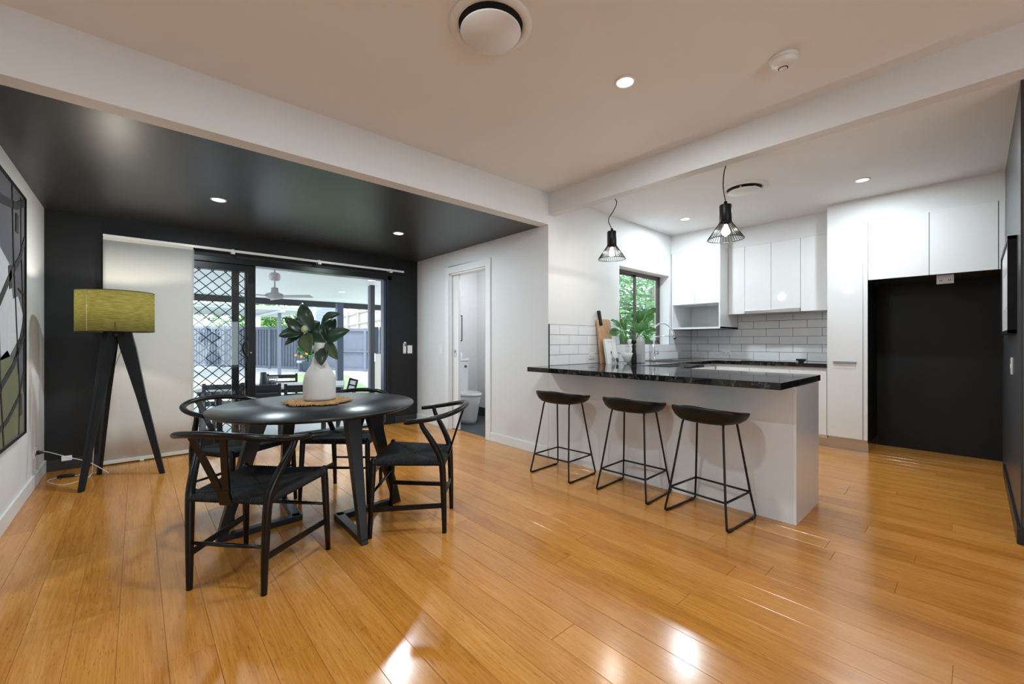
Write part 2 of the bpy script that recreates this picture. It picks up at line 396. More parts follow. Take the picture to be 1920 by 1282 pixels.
# beam
struct('trim_1', MB().box(XS, -3.6, 2.425, XS + 0.10, YK, ZC), 'wall_white')
# bulkheads over the cupboards
struct('trim_2', MB().box(5.60, YR, 2.385, XK, 1.085, ZC).box(5.855, 1.085, 2.385, XK, 2.205, ZC).box(5.59, 2.205, 2.385, XK, YK, ZC), 'wall_white')
# skirtings
def skirt(name, boxes, m='trim_white'):
    mb = MB()
    for b in boxes: mb.box(*b)
    return struct(name, mb, m, bevel=0.003)
skirt('baseboard_left', [(XL, YK - 0.012, 0, XL + 0.014, YB, 0.105)])
skirt('baseboard_side', [(XS - 0.014, YK, 0, XS, TY0 - 0.09, 0.10), (XS - 0.014, TY1 + 0.09, 0, XS, YB, 0.10)])
skirt('baseboard_back', [(XL, YB - 0.014, 0, DX0 - 0.03, YB, 0.10), (DX1 + 0.05, YB - 0.014, 0, XS - 0.014, YB, 0.10)], 'trim_dark')
skirt('baseboard_right', [(3.73, YR, 0, 5.58, YR + 0.014, 0.095), (3.722, YR - 0.14, 0, 3.74, YR + 0.014, 0.095)], 'trim_dark')
# white jamb lining at the free end of the dark wall
skirt('trim_3', [(3.716, YR - 0.14, 0.096, 3.74, YR - 0.012, 2.16), (3.70, YR - 0.16, 2.16, 3.74, YR - 0.012, 2.22)])

# ------------------------------------------------------------------ tiles
def tile_rows(parent, grout_boxes, rows):
    g = MB()
    for b in grout_boxes: g.box(*b)
    g.build('grout', 'grout', parent)
    for (ax, plane, sign, z0, z1, segs) in rows:
        for (a, b) in segs:
            w = (b - a); q = 0.002; h = z1 - z0
            th = 0.009
            if ax == 'y':
                mb = MB().cbox(a + q, plane - th, z0 + q, b - q, plane - 0.001, z1 - q, 0.0012, ax=1, sign=-1)
            else:
                mb = MB().cbox(plane - th, a + q, z0 + q, plane - 0.001, b - q, z1 - q, 0.0012, ax=0, sign=-1)
            mb.build('tile', 'tile_white', parent)
def cuts(lo, hi, first, pitch):
    e = [lo]; x = first
    while x < hi - 0.01:
        if x > lo + 0.01: e.append(x)
        x += pitch
    e.append(hi); return list(zip(e[:-1], e[1:]))
zt = [0.912, 1.018, 1.121, 1.224, 1.327]
def minus(segs, a, b):
    out = []
    for s0, s1 in segs:
        if s1 <= a or s0 >= b: out.append((s0, s1)); continue
        if s0 < a - 0.01: out.append((s0, a))
        if s1 > b + 0.01: out.append((b, s1))
    return out
rows = []
for i in range(4):
    segs = cuts(3.082, XK - 0.01, 3.233 if i % 2 else 3.382, 0.303)
    if zt[i + 1] > WZ0 + 0.03: segs = minus(segs, WX0 - 0.004, WX1 + 0.004)
    z1 = zt[i + 1]
    rows.append(('y', YK, -1, zt[i], z1, segs))
tile_rows(wall_window, [(3.076, YK - 0.005, 0.9, WX0, YK, 1.329), (WX1, YK - 0.005, 0.9, XK, YK, 1.329), (WX0, YK - 0.005, 0.9, WX1, YK, WZ0)], rows)
MB().box(3.07, YK - 0.011, 0.9, 3.078, YK, 1.331).build('tile_edge_trim', 'trim_dark', wall_window)
zb = [0.912, 1.018, 1.121, 1.224, 1.327, 1.430, 1.533]
rows = []
for i in range(6):
    segs = cuts(1.086, YK - 0.01, 1.249 + (0.152 if i % 2 == 0 else 0), 0.3035)
    if i > 3: segs = [(a, min(b, 2.204)) for a, b in segs if a < 2.19]
    rows.append(('x', XK, -1, zb[i], zb[i + 1], segs))
tile_rows(wall_kitchen, [(XK - 0.005, 1.086, 0.9, XK, YK, 1.329), (XK - 0.005, 1.086, 1.329, XK, 2.2, 1.54)], rows)

# ------------------------------------------------------------------ kitchen window
win = thing('window_1', '', '', (WX0, YK + 0.17, WZ0)); del win['label']; del win['category']; win['kind'] = 'structure'
YF0, YF1 = YK + 0.14, YK + 0.19
mid = (WX0 + WX1) / 2
mat('window_bronze', (0.075, 0.055, 0.048), 0.4, noise=0.1)
MB().box(WX0, YF0, WZ1 - 0.035, WX1, YF1, WZ1).box(WX0, YF0, WZ0, WX1, YF1, WZ0 + 0.035).box(WX0, YF0, WZ0, WX0 + 0.035, YF1, WZ1).box(WX1 - 0.035, YF0, WZ0, WX1, YF1, WZ1).build('window_frame', 'window_bronze', win)
for a, b, yy in ((WX0 + 0.035, mid + 0.02, YF0 + 0.028), (mid - 0.035, WX1 - 0.035, YF0 + 0.004)):
    s_ = MB().box(a, yy, WZ0 + 0.035, a + 0.03, yy + 0.02, WZ1 - 0.035).box(b - 0.03, yy, WZ0 + 0.035, b, yy + 0.02, WZ1 - 0.035).box(a, yy, WZ0 + 0.035, b, yy + 0.02, WZ0 + 0.06).box(a, yy, WZ1 - 0.055, b, yy + 0.02, WZ1 - 0.035).build('window_sash', 'window_bronze', win)
    MB().box(a + 0.03, yy + 0.008, WZ0 + 0.06, b - 0.03, yy + 0.012, WZ1 - 0.055).build('pane', 'glass', s_)

# ------------------------------------------------------------------ sliding patio door in the dark wall
d2 = thing('door_2', '', '', (DX0, YB + 0.08, 0)); del d2['label']; del d2['category']; d2['kind'] = 'structure'
MB().box(DX0, YB - 0.012, 2.015, DX1, YB + 0.15, DZ).box(DX1 - 0.06, YB - 0.012, 0, DX1, YB + 0.15, DZ).box(DX0, YB - 0.012, 0, DX0 + 0.06, YB + 0.15, DZ).box(DX0, YB - 0.005, -0.006, DX1, YB + 0.15, 0.025).build('door_frame', 'frame_black', d2, bevel=0.003)
MB().box(DX1 - 0.10, YB + 0.03, 0.025, DX1 - 0.06, YB + 0.12, 2.015).build('strike_jamb', 'post_slate', d2)
PX0, PX1 = -0.16, 1.01
def panel(x0, x1, y, name, st=0.075):
    return MB().box(x0, y, 0.025, x0 + st, y + 0.035, 2.015).box(x1 - st, y, 0.025, x1, y + 0.035, 2.015).box(x0 + st, y, 1.94, x1 - st, y + 0.035, 2.015).box(x0 + st, y, 0.025, x1 - st, y + 0.035, 0.12).build(name, 'frame_black', d2, bevel=0.003)
gp = panel(PX0, PX1, YB + 0.015, 'glass_panel')
MB().box(PX0 + 0.075, YB + 0.030, 0.12, PX1 - 0.075, YB + 0.034, 1.94).build('pane', 'glass', gp)
sp = panel(PX0 - 0.02, PX1 - 0.03, YB + 0.085, 'screen_panel', 0.06)
MB().box(0.79, YB + 0.085, 0.12, 0.86, YB + 0.11, 1.94).build('screen_stile', 'frame_black', sp)
gr = MB(); gx0, gx1, gz0, gz1 = PX0 + 0.04, PX1 - 0.09, 0.12, 1.94
pw, ph = 0.120, 0.112
k = -int((gz1 - gz0) / ph) - 2
yy = YB + 0.102
def clipline(x0, z0, sx, sz):
    t0, t1 = 0.0, 40.0
    for p, d, lo, hi in ((x0, sx, gx0, gx1), (z0, sz, gz0, gz1)):
        a, b = (lo - p) / d, (hi - p) / d
        t0 = max(t0, min(a, b)); t1 = min(t1, max(a, b))
    return None if t1 - t0 < 0.01 else ((x0 + sx * t0, z0 + sz * t0), (x0 + sx * t1, z0 + sz * t1))
for i in range(-30, 40):
    for sg in (1, -1):
        q = clipline(gx0 + i * pw, gz0 if sg > 0 else gz1, pw, ph * sg)
        if q: gr.ribbon((q[0][0], yy + sg * 0.002, q[0][1]), (q[1][0], yy + sg * 0.002, q[1][1]), 0.009, 0.009, 0.006, (0, 1, 0))
gr.build('diamond_grille', 'frame_black', sp)
hp = [(0.945, YB + 0.015, 0.985), (0.915, YB - 0.02, 0.99), (0.885, YB - 0.03, 1.04), (0.878, YB - 0.032, 1.08), (0.885, YB - 0.03, 1.12), (0.915, YB - 0.02, 1.17), (0.945, YB + 0.015, 1.175)]
hd = MB().tube(smooth_path(hp, 4), 0.012, 8).box(0.935, YB + 0.002, 0.97, 0.985, YB + 0.016, 1.19).build('handle', 'frame_black', gp)
MB().lathe([(0.010, -0.004), (0.010, 0.006)], (0.962, YB + 0.0, 1.03), 10, ax='y').build('key_lock', 'chrome', hd)

# ------------------------------------------------------------------ toilet doorway, toilet room
d1 = thing('door_1', '', '', (XS, TY0, 0)); del d1['label']; del d1['category']; d1['kind'] = 'structure'
aw = 0.09
def archi(x0, x1): return MB().box(x0, TY0 - aw, 0, x1, TY0 + 0.0, TZ + aw).box(x0, TY1, 0, x1, TY1 + aw, TZ + aw).box(x0, TY0, TZ, x1, TY1, TZ + aw)
archi(XS - 0.018, XS).build('architrave', 'trim_white', d1, bevel=0.004)
MB().box(XS, TY0, 0, XS + 0.12, TY0 + 0.018, TZ).box(XS, TY0 + 0.018, TZ - 0.018, XS + 0.12, TY1, TZ).box(XS, TY1 - 0.018, 0, XS + 0.03, TY1, TZ).box(XS + 0.09, TY1 - 0.018, 0, XS + 0.12, TY1, TZ).build('jamb_lining', 'trim_white', d1)
lf = MB().box(XS + 0.042, TY1 - 0.14, 0.008, XS + 0.078, TY1 + 0.02, TZ - 0.02).build('sliding_leaf', 'trim_white', d1, bevel=0.002)
MB().box(XS + 0.037, TY1 - 0.095, 0.955, XS + 0.043, TY1 - 0.055, 1.05).build('flush_lock', 'steel', lf, bevel=0.002)
MB().box(XS + 0.0355, TY1 - 0.083, 1.01, XS + 0.038, TY1 - 0.067, 1.035).build('lock_slot', 'vent_dark', lf)
TX1, TYB = 4.02, 5.30
struct('wall_toilet', MB().box(TX1, YK + 0.3, -0.2, TX1 + 0.1, TYB + 0.1, ZC), 'toilet_wall'); struct('wall_toilet_back', MB().box(XS + 0.12, TYB, -0.2, TX1, TYB + 0.1, ZC), 'toilet_wall'); struct('wall_toilet_front', MB().box(XS + 0.12, YK + 0.3, -0.2, TX1, YK + 0.4, ZC), 'toilet_wall')
struct('floor_toilet', MB().box(XS + 0.06, YK + 0.4, -0.2, TX1, TYB, -0.001), 'toilet_tile')
struct('ceiling_toilet', MB().box(XS + 0.12, YK + 0.3, 2.4, TX1 + 0.1, TYB + 0.1, 2.5), 'ceiling_white')
skirt('baseboard_toilet', [(TX1 - 0.012, YK + 0.4, 0, TX1, TYB, 0.13), (XS + 0.12, TYB - 0.012, 0, TX1 - 0.012, TYB, 0.13)], 'toilet_tile')
# toilet suite
tx = 3.545
t = thing('toilet', 'white back-to-wall toilet with tall cistern seen through the doorway', 'toilet', (tx, 5.0, 0))
def oval(cy, hw, y0, y1, z, n=28, flat_back=True):
    r = []
    for k in range(n):
        a = 2 * math.pi * k / n; c, s_ = math.cos(a), math.sin(a)
        yv = cy + s_ * ((y1 - cy) if s_ > 0 else (cy - y0))
        e = 0.55 if s_ > 0 else 1.0
        r.append((tx + hw * math.copysign(abs(c) ** (e if s_ > 0 else 0.9), c), yv, z))
    return r
pan = MB(); rings = [oval(5.0, 0.125, 4.735, TYB - 0.0, 0.0), oval(5.0, 0.13, 4.73, TYB, 0.05), oval(5.0, 0.155, 4.69, TYB, 0.25), oval(5.0, 0.178, 4.655, TYB, 0.385)]
V = sum(rings, []); n = 28
pan.add(V, [(j*n+k, j*n+(k+1) % n, (j+1)*n+(k+1) % n, (j+1)*n+k) for j in range(3) for k in range(n)] , True)
pan.f.append(list(range(n))[::-1]); pan.sm.append(False); pan.f.append([3*n + k for k in range(n)]); pan.sm.append(False)
pan.build('pan', 'toilet_white', t)
lid = MB(); V = oval(4.98, 0.180, 4.648, 5.13, 0.388) + oval(4.98, 0.184, 4.642, 5.13, 0.405) + oval(4.98, 0.178, 4.652, 5.13, 0.428)
lid.add(V, [(j*n+k, j*n+(k+1) % n, (j+1)*n+(k+1) % n, (j+1)*n+k) for j in range(2) for k in range(n)], True)
lid.f.append(list(range(n))[::-1]); lid.sm.append(False); lid.f.append([2*n + k for k in range(n)]); lid.sm.append(False)
lid.build('seat_lid', 'toilet_white', t)
cis = MB().box(tx - 0.185, 5.13, 0.385, tx + 0.185, TYB, 0.86).build('cistern', 'toilet_white', t, bevel=0.012)
MB().box(tx - 0.192, 5.122, 0.86, tx + 0.192, TYB, 0.90).build('cistern_lid', 'toilet_white', t, bevel=0.01)
MB().box(tx + 0.10, 5.1285, 0.70, tx + 0.155, 5.131, 0.83).build('rating_sticker', 'paper_white', cis)
MB().box(tx + 0.105, 5.1275, 0.765, tx + 0.15, 5.1295, 0.80).build('sticker_print', 'pot_slate', cis)
tag(MB().lathe([(0.0, 0), (0.026, 0), (0.028, 0.01), (0.028, 0.075), (0.018, 0.085), (0.012, 0.09), (0.012, 0.10), (0.0, 0.10)], (tx + 0.09, 5.21, 0.90), 16).build('soap_bottle', 'plastic_white'), 'tall white bottle standing on the toilet cistern lid', 'bottle')
tag(MB().lathe([(0.0, 0), (0.024, 0), (0.026, 0.01), (0.026, 0.05), (0.02, 0.06), (0.0, 0.062)], (tx + 0.01, 5.23, 0.90), 16).build('toilet_jar', 'plastic_white'), 'short white jar standing on the toilet cistern lid', 'jar')
pc = thing('hanging_print', 'small framed print hanging by a cord above the toilet cistern', 'picture', (tx + 0.02, TYB - 0.01, 1.165))
x0, x1, z0, z1 = tx - 0.13, tx + 0.18, 1.165, 1.56
MB().box(x0, TYB - 0.014, z0, x0 + .012, TYB, z1).box(x1 - .012, TYB - .014, z0, x1, TYB, z1).box(x0, TYB - .014, z0, x1, TYB, z0 + .012).box(x0, TYB - .014, z1 - .012, x1, TYB, z1).build('picture_frame', 'metal_black', pc)
MB().box(x0 + .012, TYB - .008, z0 + .012, x1 - .012, TYB - .001, z1 - .012).build('picture_sheet', 'paper_white', pc)
blob = [(x1 - 0.14 + 0.10 * math.cos(a) * (1 + 0.15 * math.sin(3 * a)), 1.34 + 0.085 * math.sin(a)) for a in [2 * math.pi * i / 20 for i in range(20)]]
MB().prism(blob, TYB - 0.0095, TYB - 0.008, 'y').build('print_shape', 'print_dark', pc)
MB().tube([(x0 + 0.02, TYB - 0.005, z1), ((x0 + x1) / 2, TYB - 0.005, z1 + 0.14), (x1 - 0.02, TYB - 0.005, z1)], 0.002, 6).build('hanging_cord', 'metal_black', pc)

# ------------------------------------------------------------------ kitchen cabinets
def door(mb_args, parent, name='door', m='gloss_white', bevel=0.0015):
    return MB().box(*mb_args).build(name, m, parent, bevel=bevel)
g = 0.0018
# microwave cabinet
c = thing('microwave_cabinet', 'gloss white wall cabinet with two doors above an open microwave niche', 'cabinet', (5.9, 2.53, 1.33))
y0, y1, zf, zs = 2.205, YK - 0.0105, 1.33, 1.662
MB().box(5.61, y0, zf, XK - .012, y0 + 0.018, 2.383).box(5.61, y1 - 0.018, zf, XK - .012, y1, 2.383).box(5.61, y0, zf, XK - .012, y1, zf + 0.02).box(5.61, y0 + .018, zs, XK - .012, y1 - .018, zs + 0.018).box(XK - .03, y0 + .018, zf + .02, XK - .012, y1 - .018, 2.365).box(5.61, y0 + .018, 2.365, XK - .012, y1 - .018, 2.383).build('carcass', 'satin_white', c)
MB().box(5.59, y0, zf, 5.61, y0 + .018, zs).box(5.59, y1 - .018, zf, 5.61, y1, zs).box(5.585, y0, zf - 0.004, 5.61, y1, zf + .018).build('niche_edge', 'satin_white', c)
ym = (y0 + y1) / 2
door((5.59, y0, zs, 5.61, ym - g, 2.383), c); door((5.59, ym + g, zs, 5.61, y1, 2.383), c)
# range wall cabinet
c = thing('range_cabinet', 'gloss white wall cabinet with four doors above the cooktop', 'cabinet', (6.0, 1.64, 1.515))
MB().box(5.87, 1.087, 1.517, XK - .012, 2.203, 2.383).build('carcass', 'satin_white', c)
ys = [2.203, 2.003, 1.700, 1.392, 1.087]
for i in range(4):
    door((5.85, ys[i + 1] + g, 1.515 if i in (0, 3) else 1.556, 5.87, ys[i] - g, 2.383), c)
c = thing('range_hood', 'slim stainless steel slide-out range hood under the white wall cabinet', 'range hood', (6.0, 1.70, 1.51))
MB().box(5.835, 1.394, 1.512, 5.872, 2.001, 1.554).build('front_strip', 'steel', c, bevel=0.002)
MB().box(5.872, 1.40, 1.507, 6.15, 1.995, 1.5165).build('filter_plate', 'steel', c)
for yy in (1.52, 1.80): MB().lathe([(0.0, -0.006), (0.03, -0.006), (0.035, 0.0)], (5.96, yy, 1.507), 16).build('lamp_lens', 'steel', c)
# pantry
c = thing('pantry_cabinet', 'tall gloss white pantry with recessed steel handle beside the dark recess', 'pantry', (5.9, 0.92, 0))
MB().box(5.61, 0.748, 0.13, XK - .01, 1.083, 2.383).build('carcass', 'satin_white', c)
dp = MB().box(5.588, 0.786, 0.135, 5.608, 1.083, 2.383).build('door', 'gloss_white', c, bevel=0.0015)
MB().box(5.588, 0.745, 0.135, 5.62, 0.775, 2.383).build('end_stile', 'gloss_white', c, bevel=0.0015)
MB().box(5.612, 0.7445, 0.10, XK - .01, 0.748, 1.785).build('side_panel', 'wall_dark', c, label='dark painted cabinet side')
MB().box(5.640, 0.7455, 0.0, 5.656, 1.083, 0.135).box(5.656, 0.7455, 0.0, XK - .03, 0.76, 0.135).build('kickboard', 'kick_steel', c)
MB().box(5.574, 0.835, 0.925, 5.590, 1.03, 0.945).build('pull_lip', 'steel', dp, bevel=0.002)
MB().box(5.5865, 0.84, 0.865, 5.589, 1.025, 0.925).build('pull_recess', 'satin_white', dp)
# fridge-top cabinet
c = thing('overhead_cabinet', 'pair of gloss white overhead cupboard doors above the dark refrigerator recess', 'cabinet', (5.9, 0.29, 1.785))
MB().box(5.61, YR + .002, 1.79, XK - .012, 0.742, 2.383).build('carcass', 'wall_charcoal', c)
door((5.588, 0.2985, 1.785, 5.608, 0.742, 2.383), c); door((5.588, -0.130, 1.785, 5.608, 0.2945, 2.383), c)
MB().box(5.592, YR + .001, 1.785, 5.61, -0.134, 2.383).build('filler_strip', 'gloss_white', c)
# base cabinets along the back wall and sink run
c = thing('base_cabinet', 'white base cabinets with finger-pull doors along the tiled back wall', 'cabinet', (5.9, 1.9, 0))
MB().box(5.62, 1.088, 0.10, XK - .012, YK - .002, 0.868).build('carcass', 'satin_white', c)
MB().box(5.66, 1.088, 0.0, 5.67, 2.27, 0.10).build('kickboard', 'kick_steel', c)
ys = [1.090, 1.44, 1.86, 2.262]
for i in range(3):
    door((5.60, ys[i] + g, 0.13, 5.62, ys[i + 1] - g, 0.835), c)
c = thing('sink_cabinet', 'white base cabinet run below the sink and window', 'cabinet', (4.6, 2.57, 0))
MB().box(3.632, 2.29, 0.10, 4.59, YK - .013, 0.868).box(4.59, 2.29, 0.10, 5.32, YK - .013, 0.735).box(5.32, 2.29, 0.10, 5.615, YK - .013, 0.868).build('carcass', 'satin_white', c)
xs = [3.634, 4.12, 4.61, 5.10, 5.595]
for i in range(4):
    door((xs[i] + g, 2.27, 0.13, xs[i + 1] - g, 2.29, 0.835), c)
# island
c = thing('breakfast_bar', 'white panelled breakfast bar base with one gloss end panel', 'cabinet', (3.35, 1.8, 0))
MB().box(XS, 0.770, 0.0, XS + 0.018, YK - .002, 0.868).build('front_panel', 'satin_white', c)
MB().box(XS, 0.752, 0.0, 3.625, 0.770, 0.868).build('end_panel', 'gloss_white', c, bevel=0.0015)
MB().box(XS + .018, 0.770, 0.10, 3.61, YK - .002, 0.866).build('carcass', 'satin_white', c)
ys = [0.775, 1.27, 1.77, 2.262]
for i in range(3): door((3.61, ys[i] + g, 0.13, 3.628, ys[i + 1] - g, 0.85), c)
# worktop: one continuous black U
w = MB()
ZT0, ZT1 = 0.869, 0.912
w.box(2.775, 0.755, ZT0, 3.695, YK - .0115, ZT1)
w.box(3.695, 2.255, ZT0, 4.60, YK - .0115, ZT1).box(5.30, 2.255, ZT0, XK - .0115, YK - .0115, ZT1).box(4.60, 2.255, ZT0, 5.30, 2.36, ZT1).box(4.60, 2.74, ZT0, 5.30, YK - .0115, ZT1)
w.box(5.585, 1.088, ZT0, XK - .0115, 2.255, ZT1).box(2.775, YK - .0115, ZT0, 3.068, YK + 0.0, ZT1)
tag(w.build('worktop', 'granite', bevel=0.003), 'continuous polished black granite worktop over breakfast bar and kitchen cabinets', 'worktop')
sk = thing('sink', 'stainless steel double bowl sink set into black worktop under window', 'sink', (4.95, 2.55, 0.75))
def bowl(x0, x1):
    y0, y1, zb_, zt_ = 2.365, 2.735, 0.74, 0.914
    th = 0.006
    return MB().box(x0, y0, zb_, x1, y1, zb_ + th).box(x0, y0, zb_, x0 + th, y1, zt_).box(x1 - th, y0, zb_, x1, y1, zt_).box(x0, y0, zb_, x1, y0 + th, zt_).box(x0, y1 - th, zb_, x1, y1, zt_)
bowl(4.605, 4.945).build('sink_bowl', 'steel', sk); bowl(4.955, 5.295).build('sink_bowl', 'steel', sk)
MB().box(4.59, 2.35, 0.912, 5.31, 2.366, 0.916).box(4.59, 2.734, 0.912, 5.31, 2.75, 0.916).box(4.59, 2.366, 0.912, 4.606, 2.734, 0.916).box(5.294, 2.366, 0.912, 5.31, 2.734, 0.916).box(4.944, 2.366, 0.912, 4.956, 2.734, 0.916).build('rim', 'steel', sk)
tp = thing('spring_tap', 'tall chrome spring-neck kitchen tap behind the sink', 'tap', (5.0, 2.80, 0.912))
MB().lathe([(0.0, 0), (0.027, 0), (0.027, 0.008), (0.020, 0.014), (0.020, 0.12), (0.013, 0.135), (0.013, 0.21), (0.0, 0.21)], (5.0, 2.80, 0.912), 18).build('riser', 'chrome', tp)
MB().tube([(5.02, 2.80, 0.995), (5.07, 2.79, 1.0), (5.085, 2.785, 1.0)], 0.011, 10).tube([(5.075, 2.79, 1.0), (5.075, 2.79, 1.06)], 0.006, 8).build('lever', 'chrome', tp)
np_ = smooth_path([(5.0, 2.80, 1.12), (5.0, 2.80, 1.27), (5.02, 2.775, 1.36), (5.075, 2.71, 1.39), (5.13, 2.65, 1.345), (5.16, 2.62, 1.27)], 8)
nk = MB().tube(np_, 0.007, 8).build('hose', 'chrome', tp)
sprg = []; tot = len(np_)
for i in range(tot * 10):
    q = i / 10; a, b = int(q), min(int(q) + 1, tot - 1)
    p = Vector(np_[a]).lerp(Vector(np_[b]), q - a); an = i * 0.55
    T_ = (Vector(np_[b]) - Vector(np_[max(a - 1, 0)])).normalized(); n_ = Vector((1, 0.3, 0.1)); n_ = (n_ - T_ * n_.dot(T_)).normalized(); bb_ = T_.cross(n_)
    sprg.append(p + (n_ * math.cos(an) + bb_ * math.sin(an)) * 0.0125)
MB().tube(sprg, 0.0025, 5).build('spring', 'chrome', nk)
MB().tube([(5.155, 2.625, 1.285), (5.175, 2.605, 1.20)], [0.013, 0.018], 12).build('spray_head', 'chrome', tp)
MB().tube([(5.173, 2.607, 1.205), (5.177, 2.603, 1.19)], [0.0185, 0.0185], 12).build('spray_tip', 'metal_black', tp)
MB().tube([(5.012, 2.79, 1.22), (5.08, 2.71, 1.225), (5.16, 2.62, 1.235)], 0.005, 8).build('holder_arm', 'chrome', tp)
# cooktop
ck = thing('glass_cooktop', 'flat black glass cooktop on the back worktop below range hood', 'cooktop', (5.9, 1.69, 0.912))
MB().box(5.66, 1.41, 0.912, 6.12, 1.98, 0.918).build('glass_plate', 'granite', ck, bevel=0.002)
for (bx_, by_, rr_) in ((5.78, 1.53, .07), (6.0, 1.53, .09), (5.78, 1.85, .09), (6.0, 1.85, .07)):
    MB().tube([(bx_ + rr_ * math.cos(2*math.pi*k/32), by_ + rr_ * math.sin(2*math.pi*k/32), 0.9178) for k in range(32)], 0.0012, 4, closed=True).build('zone_ring', 'vase_grey', ck)
tr = thing('trivet_block', 'small black block standing on the back worktop beside the pantry', 'block', (5.66, 1.36, 0.912))
MB().box(5.64, 1.315, 0.912, 5.68, 1.365, 0.937).build('base', 'metal_black', tr, bevel=0.002)
MB().box(5.632, 1.295, 0.935, 5.688, 1.385, 0.956).build('head', 'metal_black', tr, bevel=0.002)

# ------------------------------------------------------------------ wall plates
def plate(name, label, cat, ax, pos, w, h, m='plastic_white', rockers=1, dirn=-1, group=None, holes=False):
    e = thing(name, label, cat, pos, 0, group); x, y, z = pos; th = 0.009
    def bx(w0, w1, h0, h1, t0, t1):
        if ax == 'x':
            a, b = sorted((x + dirn * t0, x + dirn * t1)); return MB().box(a, y + w0, z + h0, b, y + w1, z + h1)
        a, b = sorted((y + dirn * t0, y + dirn * t1)); return MB().box(x + w0, a, z + h0, x + w1, b, z + h1)
    bx(-w / 2, w / 2, -h / 2, h / 2, 0, th).build('plate', m, e, bevel=0.002)
    for i in range(rockers):
        c = (i - (rockers - 1) / 2) * 0.03
        bx(c - 0.006, c + 0.006, h * 0.08 if holes else -0.014, h * 0.08 + 0.02 if holes else 0.014, th, th + 0.003).build('rocker', m, e)
    if holes:
        for c in (-w / 4, w / 4):
            hh = bx(c - 0.008, c - 0.004, -0.018, -0.004, th, th + 0.001)
            hh2 = bx(c + 0.004, c + 0.008, -0.018, -0.004, th, th + 0.001); hh.add(hh2.v, hh2.f)
            hh.build('socket_slot', 'vent_dark', e)
    return e
plate('light_switch', 'white light switch on the pale wall beside the toilet doorway', 'switch', 'x', (XS, 4.856, 1.05), 0.072, 0.115)
plate('light_switch', 'white double light switch on the dark wall beside the sliding door', 'switch', 'y', (2.945, YB, 1.043), 0.075, 0.115, rockers=2)
plate('light_switch', 'white light switch on the dark wall leading to the kitchen', 'switch', 'y', (4.49, YR, 0.985), 0.07, 0.115, dirn=1)
plate('power_outlet', 'white power outlet low on the wall behind the tripod lamp', 'outlet', 'x', (XL, 5.02, 0.262), 0.115, 0.072, rockers=2, dirn=1, holes=True)
plate('power_outlet', 'white power outlet on the tiles beside the chopping board', 'outlet', 'y', (3.76, YK - 0.009, 1.00), 0.10, 0.075, rockers=2, holes=True)
plate('power_outlet', 'white double power outlet on the back wall tiles', 'outlet', 'x', (XK - 0.009, 2.36, 1.005), 0.115, 0.072, rockers=2, holes=True)
plate('power_outlet', 'small white outlet on tiles between window and back wall', 'outlet', 'y', (5.80, YK - 0.009, 1.0), 0.10, 0.072, rockers=2, holes=True)
plate('power_outlet', 'grey power outlet hanging below the overhead cupboards in the recess', 'outlet', 'x', (5.70, 0.195, 1.745), 0.115, 0.085, m='vent_plate', rockers=2, holes=True)
rc = thing('fan_remote', 'slim white fan remote in its holder on the dark wall', 'remote', (2.86, YB, 1.06))
MB().box(2.838, YB - 0.016, 0.985, 2.882, YB, 1.13).build('holder', 'plastic_white', rc, bevel=0.004)
MB().box(2.842, YB - 0.026, 1.0, 2.878, YB - 0.012, 1.15).build('handset', 'plastic_white', rc, bevel=0.005)
MB().box(2.85, YB - 0.0275, 1.09, 2.87, YB - 0.0255, 1.13).build('buttons', 'pot_slate', rc)

# ------------------------------------------------------------------ ceiling fittings
def downlight(pos, label, rad=0.045, power=DOWN_W, lens='lens', group='ceiling downlights', col=(0.80, 0.94, 1.0), trim='plastic_white', off=False):
    x, y, z = pos; e = thing('downlight', label, 'downlight', (x, y, z), 0, group)
    MB().lathe([(rad, -0.001), (rad, -0.006), (rad + 0.008, -0.008), (rad + 0.014, -0.004), (rad + 0.014, 0.0)], (x, y, z), 28).build('trim_ring', trim, e)
    MB().lathe([(0.0, -0.004), (rad, -0.004), (rad, -0.001), (0.0, -0.001)], (x, y, z), 24).build('lens', lens, e)
    ld = bpy.data.lights.new('downlight_lamp' + ('_offscreen' if off else ''), 'AREA'); ld.shape = 'DISK'; ld.size = rad * 1.9; ld.energy = power; ld.color = col
    lo = bpy.data.objects.new('downlight_lamp' + ('_offscreen' if off else ''), ld); COL.objects.link(lo); lo.parent = e; lo.location = (0, 0, -0.012)
    return e
downlight((2.078, 1.343, ZC), 'lit downlight in white ceiling between round air vent and beam')
downlight((4.931, 2.35, ZC), 'lit downlight in kitchen ceiling nearest the kitchen window')
downlight((4.957, 0.698, ZC), 'lit downlight in kitchen ceiling in front of the overhead cupboards')
downlight((0.503, 4.195, ZD), 'lit downlight in the dark ceiling in front of the pale panel blind')
downlight((2.108, 4.188, ZD), 'lit downlight in the dark ceiling nearest the toilet doorway')
